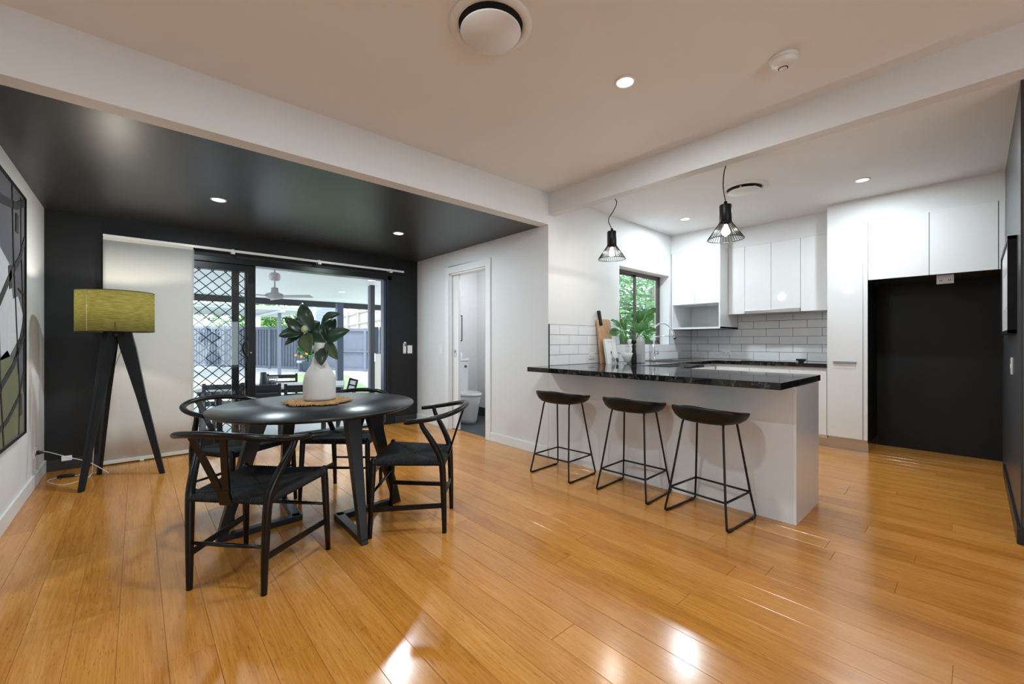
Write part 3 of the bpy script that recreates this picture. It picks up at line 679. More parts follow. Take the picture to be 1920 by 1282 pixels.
# two more in the same ceiling, out of the frame: the gloss pantry and overhead doors mirror them
downlight((0.65, 1.31, ZC), 'lit downlight in white ceiling beside the round dining area vent', off=True)
downlight((-2.08, 2.20, ZC), 'lit downlight in white ceiling beyond the large framed abstract', off=True)
tl = downlight((3.55, 4.4, 2.4), 'lit downlight in the toilet ceiling', power=13, off=True, col=(0.92, 0.96, 1))
def vent(x, y, label, rot=0.0):
    e = thing('ceiling_air_vent', label, 'air vent', (x, y, ZC), 0, 'round air vents')
    MB().lathe([(0.150, -0.001), (0.152, -0.010), (0.165, -0.014), (0.190, -0.010), (0.196, 0.0)], (x, y, ZC), 40).build('flange', 'ceiling_white', e)
    MB().lathe([(0.0, -0.0005), (0.150, -0.0005), (0.150, -0.003), (0.0, -0.003)], (x, y, ZC), 40).build('throat', 'vent_dark', e)
    MB().lathe([(0.0, -0.026), (0.132, -0.028), (0.142, -0.034), (0.138, -0.040), (0.0, -0.042)], (x, y, ZC), 40).build('disc', 'vent_plate', e)
    MB().box(x - 0.10, y - 0.006, ZC - 0.03, x + 0.10, y + 0.006, ZC - 0.002).box(x - 0.006, y - 0.10, ZC - 0.03, x + 0.006, y + 0.10, ZC - 0.002).build('bracket', 'vent_plate', e)
vent(1.237, 1.526, 'round white ceiling air vent with dropped disc in the dining area ceiling')
vent(4.37, 1.50, 'round white ceiling air vent in the kitchen ceiling behind a pendant')
sm = thing('smoke_alarm', 'round white smoke alarm on ceiling beside the beam', 'smoke alarm', (2.52, 0.675, ZC))
MB().lathe([(0.066, 0), (0.066, -0.010), (0.058, -0.016), (0.0, -0.016)], (2.52, .675, ZC), 30).build('base', 'plastic_white', sm)
MB().lathe([(0.058, -0.014), (0.060, -0.020), (0.052, -0.038), (0.036, -0.046), (0.0, -0.047)], (2.52, .675, ZC), 30).build('cover', 'plastic_white', sm)
MB().lathe([(0.018, -0.044), (0.018, -0.052), (0.0, -0.053)], (2.535, .68, ZC), 18).build('test_button', 'plastic_white', sm)
MB().lathe([(0.0225, -0.0455), (0.0225, -0.0485), (0.0185, -0.0485), (0.0185, -0.0455)], (2.535, .68, ZC), 18).build('button_groove', 'vent_dark', sm)

# ------------------------------------------------------------------ pendants
def pendant(x, y, label, sway):
    zr = 1.925
    e = thing('pendant_lamp', label, 'pendant lamp', (x, y, zr), 0, 'wire cage pendants')
    MB().lathe([(0.0, .283), (0.012, .283), (0.012, .262), (0.040, .258), (0.043, .252), (0.043, .125), (0.040, .122), (0.038, .125), (0.038, .25), (0, .25)], (x, y, zr), 28).build('cap', 'metal_black', e)
    cage = MB()
    for k in range(36):
        a = 2 * math.pi * k / 36; c_, s_ = math.cos(a), math.sin(a)
        cage.tube([(x + r * c_, y + r * s_, zr + h) for r, h in ((0.041, .128), (0.048, .115), (0.125, 0.0))], 0.0021, 5)
    for r, h, th in ((0.125, 0.0, 0.003), (0.043, .123, 0.0025)):
        cage.tube([(x + r * math.cos(2*math.pi*k/40), y + r * math.sin(2*math.pi*k/40), zr + h) for k in range(40)], th, 6, closed=True)
    cage.build('wire_shade', 'metal_black', e)
    MB().lathe([(0.0, .135), (0.016, .135), (0.018, .110), (0.0, .110)], (x, y, zr), 14).build('socket', 'metal_black', e)
    MB().lathe([(0.0, .112), (0.013, .110), (0.016, .095), (0.028, .065), (0.030, .050), (0.022, .030), (0.0, .022)], (x, y, zr), 18).build('bulb', 'bulb', e)
    ld = bpy.data.lights.new('pendant_bulb', 'POINT'); ld.energy = 9; ld.color = (1, .93, .84); ld.shadow_soft_size = 0.012
    lo = bpy.data.objects.new('pendant_bulb', ld); COL.objects.link(lo); lo.parent = e; lo.location = (0, 0, 0.045 - 0.0)
    lo.location = (0, 0, 0.012)
    pts = [(x, y, zr + .28)] + [(x + sway[i][0], y + sway[i][1], zr + .28 + (i + 1) * (ZC - zr - .28) / (len(sway) + 1)) for i in range(len(sway))] + [(x + sway[-1][0] * .4, y + sway[-1][1] * .4, ZC)]
    MB().tube(smooth_path(pts, 6), 0.0042, 6).build('cord', 'cable_black', e)
    MB().lathe([(0.0, -0.03), (0.045, -0.03), (0.05, -0.02), (0.05, 0)], (pts[-1][0], pts[-1][1], ZC), 20).build('ceiling_rose', 'metal_black', e)
pendant(3.30, 2.275, 'black wire cage pendant hanging in front of the tiled window wall', [(-.025, .02), (.012, -.012), (.03, -.03), (-.03, .03)])
pendant(3.30, 1.262, 'black wire cage pendant hanging above the middle of the breakfast bar', [(-.012, .012), (-.008, .008), (.008, -.008)])

# ------------------------------------------------------------------ blind and its track
tk = thing('curtain_track', 'long white panel-blind track above the sliding door', 'track', (1.3, YB - 0.06, 2.13))
YT = 5.40
MB().box(-0.235, YT - 0.012, 2.125, 2.80, YT + 0.012, 2.150).build('rail', 'plastic_white', tk, bevel=0.002)
for x in (0.776, 1.669, 2.607):
    MB().box(x - 0.016, YT - 0.02, 2.105, x + 0.016, YT + 0.015, 2.128).box(x - 0.012, YT + 0.01, 2.125, x + 0.012, YB - 0.0, 2.16).build('bracket', 'plastic_white', tk)
bl = thing('panel_blind', 'pale fabric panel blind hanging beside the sliding door behind tripod lamp', 'blind', (0.1, YT, 0.02))
nb = 24
MB().grid(lambda u, v: (lerp(-0.235, 0.432, u), YT - 0.0 + 0.004 * math.sin(u * 9) * (1 - v), lerp(0.03, 2.11, v)), nb, 6).build('fabric_panel', 'blind', bl).modifiers.new('thick', 'SOLIDIFY').thickness = 0.004
MB().box(-0.235, YT - 0.008, 0.012, 0.432, YT + 0.008, 0.045).build('bottom_hem', 'blind', bl, bevel=0.003)
MB().box(-0.235, YT - 0.006, 2.100, 0.432, YT + 0.006, 2.1245).build('top_carrier', 'blind', bl, bevel=0.002)
MB().tube([(0.436, YT - 0.01, 2.1), (0.436, YT - 0.012, 1.0), (0.434, YT - 0.01, 0.3)], 0.002, 6).build('edge_chain', 'cable_white', bl)
MB().box(0.02, YT - 0.02, 0.005, 0.05, YT - 0.002, 0.02).build('hem_clip', 'paper_white', bl)

# ------------------------------------------------------------------ pictures
ar = thing('wall_canvas', 'large framed abstract in grey, black and olive on white wall', 'picture', (XL, 3.9, 0.53))
AY0, AY1, AZ0, AZ1 = 3.36, 4.415, 0.53, 2.135
XA = XL + 0.030
MB().box(XL + 0.001, AY0, AZ0, XA - 0.004, AY1, AZ1).build('stretcher', 'art_black', ar)
def pr(poly, h, name, m): MB().prism(poly, XA - 0.004, XA - 0.004 + h, 'x').build(name, m, ar)
pr([(AY0, AZ0), (AY1, AZ0), (AY1, AZ1), (AY0, AZ1)], 0.002, 'canvas', 'art_grey')
pr([(3.40, 1.02), (3.95, 1.06), (4.30, 1.20), (4.36, 1.34), (4.20, 1.45), (4.05, 1.42), (3.98, 1.62), (3.70, 1.7), (3.40, 1.6)], 0.003, 'pale_patch', 'art_light')
pr([(AY0 + .01, AZ0 + .01), (4.36, AZ0 + .02), (4.38, 0.80), (4.16, 0.98), (3.9, 1.10), (3.6, 1.03), (AY0 + .01, 0.98)], 0.003, 'olive_patch', 'art_olive')
def stroke(pts, w):
    mb = MB()
    for (a, b) in zip(pts[:-1], pts[1:]): mb.ribbon((XA + 0.0012, a[0], a[1]), (XA + 0.0012, b[0], b[1]), w, w, 0.002, (1, 0, 0))
    mb.build('brush_stroke', 'art_black', ar)
for pts, w_ in (([(3.37, 1.25), (3.7, 1.38), (4.0, 1.58), (4.25, 1.70), (4.41, 1.86)], .05), ([(4.02, 2.13), (4.06, 1.7), (4.16, 1.2), (4.24, .85), (4.22, .54)], .02),
               ([(3.37, .72), (3.75, .9), (4.05, 1.0), (4.40, 1.2)], .045), ([(4.28, 2.12), (4.29, 1.8), (4.37, 1.3), (4.39, .8)], .016), ([(3.37, 1.95), (3.8, 1.98), (4.15, 2.03), (4.40, 2.11)], .05),
               ([(3.6, 2.12), (3.66, 1.5), (3.72, .9), (3.8, .54)], .02), ([(3.4, .6), (3.9, .68), (4.2, .78), (4.4, .95)], .035), ([(3.95, 1.62), (3.98, 1.48)], .07), ([(4.28, .66), (4.27, .80)], .07),
               ([(4.16, 1.86), (4.165, 1.98)], .075), ([(4.13, 1.05), (4.36, 1.28)], .02), ([(4.2, 1.5), (4.41, 1.47)], .014)):
    stroke(pts, w_)
fr_ = MB()
for b in ((AY0 - .012, AZ0 - .012, AY1 + .012, AZ0), (AY0 - .012, AZ1, AY1 + .012, AZ1 + .012), (AY0 - .012, AZ0, AY0, AZ1), (AY1, AZ0, AY1 + .012, AZ1)):
    fr_.box(XL + 0.001, b[0], b[1], XA + 0.008, b[2], b[3])
fr_.build('frame', 'metal_black', ar)
rp = thing('framed_print', 'white print in a black frame on the dark wall toward the kitchen', 'picture', (4.6, YR, 1.2))
FX0, FX1, FZ0, FZ1 = 4.06, 5.12, 1.205, 1.815
fb = MB()
for b in ((FX0, FZ0, FX1, FZ0 + .022), (FX0, FZ1 - .022, FX1, FZ1), (FX0, FZ0, FX0 + .022, FZ1), (FX1 - .022, FZ0, FX1, FZ1)): fb.box(b[0], YR + .001, b[1], b[2], YR + .038, b[3])
fb.build('frame', 'metal_black', rp)
MB().box(FX0 + .02, YR + .002, FZ0 + .02, FX1 - .02, YR + .030, FZ1 - .02).build('print_sheet', 'paper_white', rp)
MB().box(FX0 + .25, YR + .0295, FZ0 + .18, FX1 - .25, YR + .0308, FZ1 - .2).build('print_block', 'art_light', rp)

# ------------------------------------------------------------------ tripod lamp
LX, LY = -0.13, 4.82
lp = thing('tripod_lamp', 'tripod floor lamp with black legs and wide olive drum shade', 'lamp', (LX, LY, 0))
feet = [(-0.32, 4.59), (-0.245, 5.09), (0.165, 4.77)]
for fx, fy in feet:
    fv = Vector((fx, fy, 0.0)); dv = Vector((fx - LX, fy - LY, 0)).normalized(); tpv = Vector((LX, LY, 1.25)) + dv * 0.045
    side = Vector((-dv.y, dv.x, 0)); mb = MB(); V = []
    for p, w_, th in ((fv, 0.040, 0.026), (fv.lerp(tpv, .55), 0.066, 0.032), (fv.lerp(tpv, .88), 0.105, 0.040), (tpv, 0.10, 0.042)):
        for sx, sy in ((-1,-1),(1,-1),(1,1),(-1,1)): V.append(p + side * sx * th / 2 + dv * sy * w_ / 2)
    F = [(0,1,2,3),(12,15,14,13)] + [(4*j+k, 4*j+(k+1) % 4, 4*j+4+(k+1) % 4, 4*j+4+k) for j in range(3) for k in range(4)]
    mb.add(V, F); mb.build('leg', 'lamp_leg', lp, bevel=0.004)
MB().lathe([(0.0, 0), (0.05, 0), (0.055, 0.01), (0.055, 0.06), (0.02, 0.07), (0.02, 0.12), (0, 0.12)], (LX, LY, 1.19), 20).build('hub', 'lamp_leg', lp)
SR, SZ0, SZ1 = 0.245, 1.235, 1.565
sh = MB().lathe([(SR, SZ0), (SR, SZ1)], (LX, LY, 0), 64)
sh.f = sh.f[:64]; sh.sm = sh.sm[:64]
sho = sh.build('lamp_shade', 'shade_olive', lp)
for z in (SZ0, SZ1):
    MB().tube([(LX + SR * math.cos(2*math.pi*k/64), LY + SR * math.sin(2*math.pi*k/64), z) for k in range(64)], 0.003, 6, closed=True).build('shade_rim', 'metal_black', sho)
a_ = math.atan2(0 - LY, 0 - LX) - 0.75
MB().tube([(LX + (SR + .0008) * math.cos(a_), LY + (SR + .0008) * math.sin(a_), z) for z in (SZ0 + .002, SZ1 - .002)], 0.0018, 5).build('shade_seam', 'lamp_liner', sho)
MB().lathe([(0.0, 1.31), (0.018, 1.31), (0.018, 1.35), (0.03, 1.39), (0.03, 1.41), (0.018, 1.44), (0, 1.445)], (LX, LY, 0), 16).build('bulb', 'bulb', lp)
MB().tube([(LX - SR, LY, SZ0 + .07), (LX, LY, SZ0 + .075), (LX + SR, LY, SZ0 + .07)], 0.003, 6).tube([(LX, LY - SR, SZ0 + .07), (LX, LY, SZ0 + .075), (LX, LY + SR, SZ0 + .07)], 0.003, 6).build('spider', 'metal_black', lp)
ld = bpy.data.lights.new('lamp_bulb', 'POINT'); ld.energy = 13; ld.color = (1, .93, .80); ld.shadow_soft_size = 0.03
lo = bpy.data.objects.new('lamp_bulb', ld); COL.objects.link(lo); lo.parent = lp; lo.location = (0, 0, 1.47)
cb = smooth_path([(LX + .02, LY, 1.19), (LX + .03, LY + .03, 1.08), (-.20, 5.0, 0.75), (-.27, 5.08, 0.35), (-.285, 5.12, 0.12), (-.30, 5.06, 0.006), (-.42, 4.9, 0.004), (-.5, 4.98, 0.004), (-.55, 5.12, 0.004), (-.50, 5.17, 0.008)], 8)
MB().tube(cb, 0.0032, 6).build('cable', 'cable_white', lp)
MB().tube([(-.50, 5.17, 0.012), (-.485, 5.165, 0.018), (-.41, 5.145, 0.018), (-.395, 5.14, 0.012)], [.008, .014, .014, .008], 8).build('foot_switch', 'cable_black', lp)
cb2 = smooth_path([(-.395, 5.14, 0.01), (-.25, 5.17, 0.004), (-.18, 5.02, 0.01), (-.3, 4.98, 0.14), (-.42, 5.0, 0.20), (-.54, 5.02, 0.262), (-.575, 5.03, 0.262)], 8)
MB().tube(cb2, 0.0032, 6).build('cable', 'cable_white', lp)
MB().tube([(-.60, 5.03, .262), (-.585, 5.03, .262), (-.572, 5.03, .262), (-.53, 5.025, .258)], [.017, .017, .010, .005], 10).build('plug', 'cable_black', lp)
MB().box(-.46, 5.0, .175, -.40, 5.002, .215).build('cable_label', 'paper_white', lp)

# ------------------------------------------------------------------ round table
TCX, TCY, TH = 0.874, 2.850, 0.75
tb = thing('dining_table', 'round dark-stained dining table on two angled sled leg frames', 'table', (TCX, TCY, 0))
MB().lathe([(0, .722), (.55, .722), (.585, .728), (.600, .738), (.602, .744), (.598, .750), (0, .750)], (TCX, TCY, 0), 96).build('tabletop', 'table_wood', tb)
for sg in (1, -1):
    fa, fb_, co = Vector((.085 * sg, -.535 * sg, 0)), Vector((.535 * sg, -.06 * sg, 0)), Vector((.105 * sg, -.085 * sg, 0))
    base = Vector((TCX, TCY, 0)); fm = MB()
    rf = tb
    for ft in (fa, fb_):
        dr = (co - ft).normalized(); sd_ = Vector((-dr.y, dr.x, 0))
        def sec(p, w_, th): return [base + p + dr * (-w_ / 2) - sd_ * th / 2, base + p + dr * (w_ / 2) - sd_ * th / 2, base + p + dr * (w_ / 2) + sd_ * th / 2, base + p + dr * (-w_ / 2) + sd_ * th / 2]
        up = Vector((0, 0, 1)); V = []
        for p, w_, th in ((ft + dr * 0.02, 0.05, 0.040), (ft + dr * 0.045 + up * .10, 0.055, 0.046), (ft + dr * 0.14 + up * .42, 0.072, 0.062), (ft + dr * 0.225 + up * .722, 0.095, 0.085)):
            V += sec(p, w_, th)
        F = [(0,1,2,3),(12,15,14,13)] + [(4*j+k, 4*j+(k+1) % 4, 4*j+4+(k+1) % 4, 4*j+4+k) for j in range(3) for k in range(4)]
        MB().add(V, F).build('leg', 'table_leg', rf, bevel=0.004)
        L_ = (co - ft).length
        MB().ribbon(base + ft + dr * 0.0 + up * .0175, base + ft + dr * (L_ + .02) + up * .0175, .040, .06, .035, (0, 0, 1)).build('floor_bar', 'table_leg', rf, bevel=0.003)
MB().box(TCX - .33, TCY - .05, .695, TCX + .33, TCY + .05, .722).box(TCX - .05, TCY - .33, .695, TCX + .05, TCY + .33, .722).build('cross_rail', 'table_leg', tb, bevel=0.003)

# ------------------------------------------------------------------ wishbone chairs
def make_chair():
    e = thing('wishbone_chair', 'chair', 'chair', (0, 0, 0))
    B = lambda mb, n, m='black_wood', **k: mb.build(n, m, e, local=True, **k)
    for s in (-1, 1):
        bp_ = [(.187*s, 0, 0), (.190*s, .004, .2), (.196*s, .012, .40), (.206*s, .030, .48), (.226*s, .075, .57), (.246*s, .118, .645), (.256*s, .132, .69)]
        q = smooth_path(bp_, 6); rr = [interp([0, .2, .42, .55, .70], [.0135, .0175, .020, .0185, .0125], p.z) for p in q]
        B(MB().tube(q, rr, 12), 'leg')
        fq = [(.247*s, .428, 0), (.241*s, .421, .20), (.235*s, .413, .40), (.2335*s, .411, .455), (.233*s, .411, .465), (.233*s, .411, .470)]
        B(MB().tube(fq, [.0125, .016, .0185, .0175, .0125, .004], 12), 'leg')
    # bow: back at y=-0.10 high, arms forward and lower
    pts = []
    for (x_, y_, z_) in ((.270, .220, .682), (.275, .175, .686), (.274, .11, .694), (.262, .04, .706), (.225, -.035, .722), (.155, -.088, .738), (.08, -.110, .746), (0, -.117, .749)): pts.append((x_, y_, z_))
    full = pts + [(-a, b, c) for a, b, c in reversed(pts[:-1])]
    q = smooth_path(full, 5); n = len(q); rr = [interp([0, .04, .15, .5, .85, .96, 1], [.014, .016, .0155, .0165, .0155, .016, .014], i / (n - 1)) for i in range(n)]
    B(MB().tube(q, rr, 12, flat=(0.95, 1.15)), 'bow_rail')
    # splat
    def plank(a, b, w0, w1): return MB().ribbon(a, b, w0, w1, .011, (0, 1, .2))
    sp_ = plank((0, .004, .40), (0, -.020, .475), .066, .058)
    for s in (-1, 1):
        t_ = plank((.012*s, -.012, .455), (.078*s, -.107, .742), .034, .030); sp_.add(t_.v, t_.f)
    B(sp_, 'splat')
    # seat rails and stretchers
    rail = MB()
    FLc, FRc, BLc, BRc = (-.235, .413, .435), (.235, .413, .435), (-.196, .012, .42), (.196, .012, .42)
    for a, b in ((FLc, FRc), (BLc, BRc), (FLc, BLc), (FRc, BRc)): rail.tube([a, b], .013, 10)
    B(rail, 'seat_rail')
    for a, b, r in (((-.241, .421, .255), (.241, .421, .255), .0085), ((-.189, .004, .215), (.189, .004, .215), .0085)):
        B(MB().tube([a, Vector(a).lerp(Vector(b), .5), b], [r * .85, r * 1.2, r * .85], 10), 'stretcher')
    for s in (-1, 1):
        a, b = Vector((.242*s, .422, .165)), Vector((.189*s, .003, .165)); B(MB().ribbon(a, b, .030, .030, .014, (1, 0, 0)), 'side_stretcher', bevel=0.004)
    # woven seat
    st = MB(); cen = Vector((0, .215, .424)); N_ = 34
    cor = [Vector(FLc), Vector(FRc), Vector(BRc), Vector(BLc)]
    cor = [Vector((c.x, c.y, c.z + .013)) for c in cor]
    seam = [Vector((-.02, .225, .423)), Vector((.02, .225, .423))]
    target = {0: cen, 1: cen, 2: cen, 3: cen}
    for k in range(4):
        a, b = cor[k], cor[(k + 1) % 4]; out = ((a + b) / 2 - cen); out.z = 0; out.normalize()
        for i in range(N_):
            t_ = (i + .5) / N_; p0 = a.lerp(b, t_)
            sfrac = min(t_, 1 - t_) * 2
            p1 = (a.lerp(cen, min(1, 2 * t_)) if t_ < .5 else b.lerp(cen, min(1, 2 * (1 - t_))))
            w_ = (b - a).length / N_
            pth = [p0 + out * .012 + Vector((0, 0, -.022)), p0 + out * .014 + Vector((0, 0, -.008)), p0 + out * .004 + Vector((0, 0, .001)), p0.lerp(p1, .5) + Vector((0, 0, -.001)), p1]
            st.tube(pth, w_ * .56, 5)
    B(st, 'woven_seat', 'cord_black')
    MB_under = MB().add([tuple(c + Vector((0, 0, -.024))) for c in cor] + [tuple(cen + Vector((0, 0, -.018)))], [(0, 1, 4), (1, 2, 4), (2, 3, 4), (3, 0, 4)])
    B(MB_under, 'seat_underweave', 'cord_black')
    return e
chair0 = make_chair()
def face(x, y, deg): return (x, y, 0), math.radians(deg - 90)
spots = [((0.305, 2.305), 41.6, 'black wishbone chair with its back nearest the large wall canvas side of table'),
         ((1.50, 2.288), 140.0, 'black wishbone chair between the round table and the bar stools'),
         ((0.436, 3.585), 300.5, 'black wishbone chair between the round table and the diamond-grille door panel'),
         ((1.335, 3.36), 226.5, 'black wishbone chair between round table and open patio doorway')]
spots[0] = (spots[0][0], spots[0][1], 'black wishbone chair showing its whole Y-shaped back and woven cord seat')
for i, ((x, y), a, lab) in enumerate(spots):
    o = chair0 if i == 0 else copy_tree(chair0)
    o.location, rz = face(x, y, a); o.rotation_euler = (0, 0, rz)
    o['label'] = lab; o['group'] = 'wishbone chairs round the table'

# ------------------------------------------------------------------ bar stools
def make_stool():
    e = thing('bar_stool', 'stool', 'stool', (0, 0, 0))
    B = lambda mb, n, m='metal_black', **k: mb.build(n, m, e, local=True, **k)
    # local: +x front (toward the bar), y sideways
    prof = [(0, 0), (.35, 0), (.62, .04), (.80, .16), (.92, .42), (.985, .74), (1.0, .90), (.992, .98), (.965, 1.0), (.93, .94), (.86, .76), (.70, .58), (.40, .47), (0, .45)]
    V = []; nn = 56
    for (rf_, hf) in prof:
        for k in range(nn):
            a = 2 * math.pi * k / nn; c_, s_ = math.cos(a), math.sin(a); ex = 0.78
            bk = max(0, -c_); rim = .668 + .062 * (bk ** .7) + .026 * abs(s_) ** 2 * (1 - bk) + .004
            V.append((.198 * math.copysign(abs(c_) ** ex, c_) * rf_, .232 * math.copysign(abs(s_) ** ex, s_) * rf_, .618 + hf * (rim - .618)))
    ssh = MB().add(V, [(j*nn+k, j*nn+(k+1) % nn, (j+1)*nn+(k+1) % nn, (j+1)*nn+k) for j in range(len(prof) - 1) for k in range(nn)], True)
    B(ssh, 'seat_shell', 'stool_black')
    TL = {}
    for s in (-1, 1):
        pth = [(-.085, .135*s, .628), (-.095, .138*s, .60), (-.165, .186*s, .168), (-.189, .205*s, .035), (-.191, .207*s, .014), (-.175, .208*s, .007), (.175, .208*s, .007), (.191, .207*s, .014), (.189, .205*s, .035), (.165, .186*s, .168), (.095, .138*s, .60), (.085, .135*s, .628)]
        full = pth + [(0, .135*s, .630)]
        B(MB().tube(full, 0.0070, 8, closed=True), 'sled_leg_frame')
        for x_ in (-.15, .15):
            B(MB().box(x_ - .022, .208*s - .009, 0.0, x_ + .022, .208*s + .009, .013), 'glide_cap')
    ring = [(-.165, -.186, .168), (.165, -.186, .168), (.165, .186, .168), (-.165, .186, .168)]
    for i in range(4): B(MB().tube([ring[i], ring[(i + 1) % 4]], 0.0070, 8), 'foot_rail')
    B(MB().tube([(-.085, -.135, .628), (-.085, .135, .628)], 0.0070, 8).tube([(.085, -.135, .628), (.085, .135, .628)], 0.0070, 8), 'seat_bracket')
    return e
st0 = make_stool()
for i, (x, y, rz, lab) in enumerate([(2.775, 2.420, 0.06, 'black bar stool at the breakfast bar next to the toilet wall'), (2.85, 1.766, 0.034, 'black bar stool in the middle of the row at the breakfast bar'), (2.842, 1.190, -0.085, 'black bar stool at the breakfast bar next to its gloss end panel')]):
    o = st0 if i == 0 else copy_tree(st0)
    o.location = (x, y, 0); o.rotation_euler = (0, 0, rz); o['label'] = lab; o['group'] = 'bar stools along the breakfast bar'

# ------------------------------------------------------------------ leaves
def leaf(base, tip, width, side_hint, curl=0.12, fold=0.25, rounded=False, thick=0.0012):
    base = Vector(base); tip = Vector(tip); ax = tip - base; L_ = ax.length; t = ax.normalized()
    nh = Vector(side_hint); n_ = (nh - t * nh.dot(t)).normalized(); s_ = t.cross(n_)
    def fn(u, v):
        if rounded: w_ = (math.sin(math.pi * min(1, v ** 1.35)) ** .55) if 0 < v < 1 else 0
        else: w_ = math.sin(math.pi * v ** 0.85) ** .8 if 0 < v < 1 else 0
        c_ = (u - .5) * 2
        return base + t * L_ * v + s_ * c_ * w_ * width / 2 + n_ * (curl * L_ * math.sin(math.pi * v) - fold * abs(c_) ** 1.5 * w_ * width / 2 * -1)
    return MB().grid(fn, 6, 12)
def place_leaf(parent, b, tip, w_, hint, m, curl=.1, fold=.25, rounded=False, vein=True):
    o = leaf(b, tip, w_, hint, curl, fold, rounded).build('leaf', m, parent)
    sol = o.modifiers.new('thick', 'SOLIDIFY'); sol.thickness = 0.001
    return o

# ------------------------------------------------------------------ table centre: mat, vase, magnolia
VX, VY = 0.905, 2.925
def wob(k): return 0.012 * math.sin(k * 2.1) + 0.010 * math.sin(k * 5.3 + 1)
pm = thing('placemat', 'round fringed jute placemat under the white vase', 'placemat', (VX - .01, VY, TH))
cm = Vector((VX - .012, VY - .0, TH))
spiral = MB()
for ring_ in range(13):
    r = 0.016 + ring_ * 0.0135
    spiral.tube([cm + Vector(((r + wob(k * .35) * (r / .19)) * math.cos(2*math.pi*k/48), (r + wob(k * .35) * (r / .19)) * math.sin(2*math.pi*k/48), .009)) for k in range(48)], [.0068 + .001 * ((k * 7 + ring_) % 3) for k in range(48)], 6, closed=True)
spiral.build('coil', 'jute', pm)
fr2 = MB()
for k in range(150):
    a = 2 * math.pi * k / 150 + random.uniform(-.01, .01); r = .186 + wob(48 * a / (2*math.pi) * .35) ; L_ = random.uniform(.008, .02)
    fr2.tube([cm + Vector((r * math.cos(a), r * math.sin(a), .008)), cm + Vector(((r + L_) * math.cos(a + .04), (r + L_) * math.sin(a + .04), random.uniform(.005, .012)))], [.004, .0028], 5)
fr2.build('fringe', 'jute', pm)
zv = TH + 0.0178
vs_ = MB().lathe([(0, 0), (.086, 0), (.096, .006), (.0985, .02), (.1, .06), (.0995, .12), (.094, .155), (.080, .19), (.060, .222), (.046, .25), (.039, .285), (.036, .33), (.038, .375), (.034, .378), (.030, .33), (.033, .285), (.04, .25), (.05, .215), (.0, .05)], (VX, VY, zv), 56)
tag(vs_.build('vase', 'vase_white'), 'matte off-white bottle-shaped vase on jute mat in the table centre', 'vase')
D0 = (Vector((VX, VY, 0)).dot(FW))
def zc(a, b, dd=0.0): return px(500 + a * .1873, 550 + b * .1873, D0 + dd)
CAMN = -FW
def mag(name, label, stem_pts, leaves, bud_at=None):
    e = thing(name, label, 'branch', (VX, VY, zv + .02), 0, 'magnolia branches in the vase')
    MB().tube(smooth_path(stem_pts, 6), .0038, 7).build('stem', 'stem', e)
    for (b, t_, w_, hint, m, cu, fo) in leaves:
        place_leaf(e, zc(*b), zc(*t_), w_ * 1.28 * .1873 * D0 / FPX, Vector(hint).normalized() * .55 + CAMN * .8, m, cu, fo)
    if bud_at:
        p = zc(*bud_at); MB().lathe([(0, -.024), (.014, -.020), (.021, -.006), (.020, .008), (.011, .022), (0, .027)], p, 18).build('bud', 'bud', e)
    return e
up_ = Vector((0, 0, 1)); UPC = CAMN * .8 + up_ * .6
neck = Vector((VX, VY, zv))
mag('magnolia_branch', 'magnolia branch with pale bud and broad dark leaves spreading toward the blind',
    [neck + Vector((0, 0, .06)), neck + Vector((-.004, 0, .30)), zc(500, 520), zc(440, 440), zc(395, 385)],
    [((470, 400, .02), (352, 92, .05), 118, CAMN + RT * .5, 'leaf_magnolia', .16, .3),
     ((385, 385, .0), (178, 243, -.03), 84, UPC, 'leaf_magnolia', .12, .35),
     ((400, 385, .02), (365, 192, .04), 140, CAMN * .7 + RT * .3, 'leaf_magnolia', .10, .3),
     ((405, 385, .03), (535, 285, .06), 130, UPC, 'leaf_magnolia', .10, .3),
     ((375, 390, -.01), (118, 428, -.05), 96, up_ + CAMN * .6, 'leaf_magnolia', .10, .3),
     ((375, 395, -.01), (180, 518, -.04), 66, up_ + CAMN * .5, 'leaf_magnolia', .06, .35),
     ((395, 395, -.02), (432, 608, -.09), 122, CAMN + up_ * .4, 'leaf_under', .10, .25),
     ((410, 395, .0), (588, 505, .0), 118, up_ * .6 + CAMN, 'leaf_magnolia', .12, .3),
     ((455, 600, -.03), (585, 545, .02), 46, up_ + CAMN * .3, 'leaf_under', .08, .3)], (378, 358, -.04))
mag('magnolia_branch', 'magnolia branch with glossy dark leaves spreading toward the open doorway',
    [neck + Vector((0, 0, .05)), neck + Vector((.006, 0, .31)), zc(545, 560), zc(585, 480), zc(555, 360), zc(548, 300)],
    [((572, 300, .02), (745, 203, -.02), 84, up_ + CAMN * .25 + RT * .2, 'leaf_magnolia', .14, .45),
     ((590, 475, .02), (690, 250, .05), 125, CAMN + RT * -.2, 'leaf_magnolia', .12, .3),
     ((595, 480, -.01), (836, 365, -.04), 112, up_ * .9 + CAMN * .8, 'leaf_magnolia', .10, .3),
     ((600, 480, -.02), (712, 665, -.05), 84, CAMN + up_ * .3 + RT * .4, 'leaf_under', .08, .3),
     ((575, 540, -.03), (549, 722, -.08), 104, CAMN + up_ * .2, 'leaf_magnolia', .08, .25),
     ((592, 475, .0), (545, 300, .02), 78, CAMN * .9 - RT * .4, 'leaf_magnolia', .10, .3),
     ((590, 480, .04), (575, 210, .08), 40, CAMN, 'leaf_magnolia', .10, .3)])

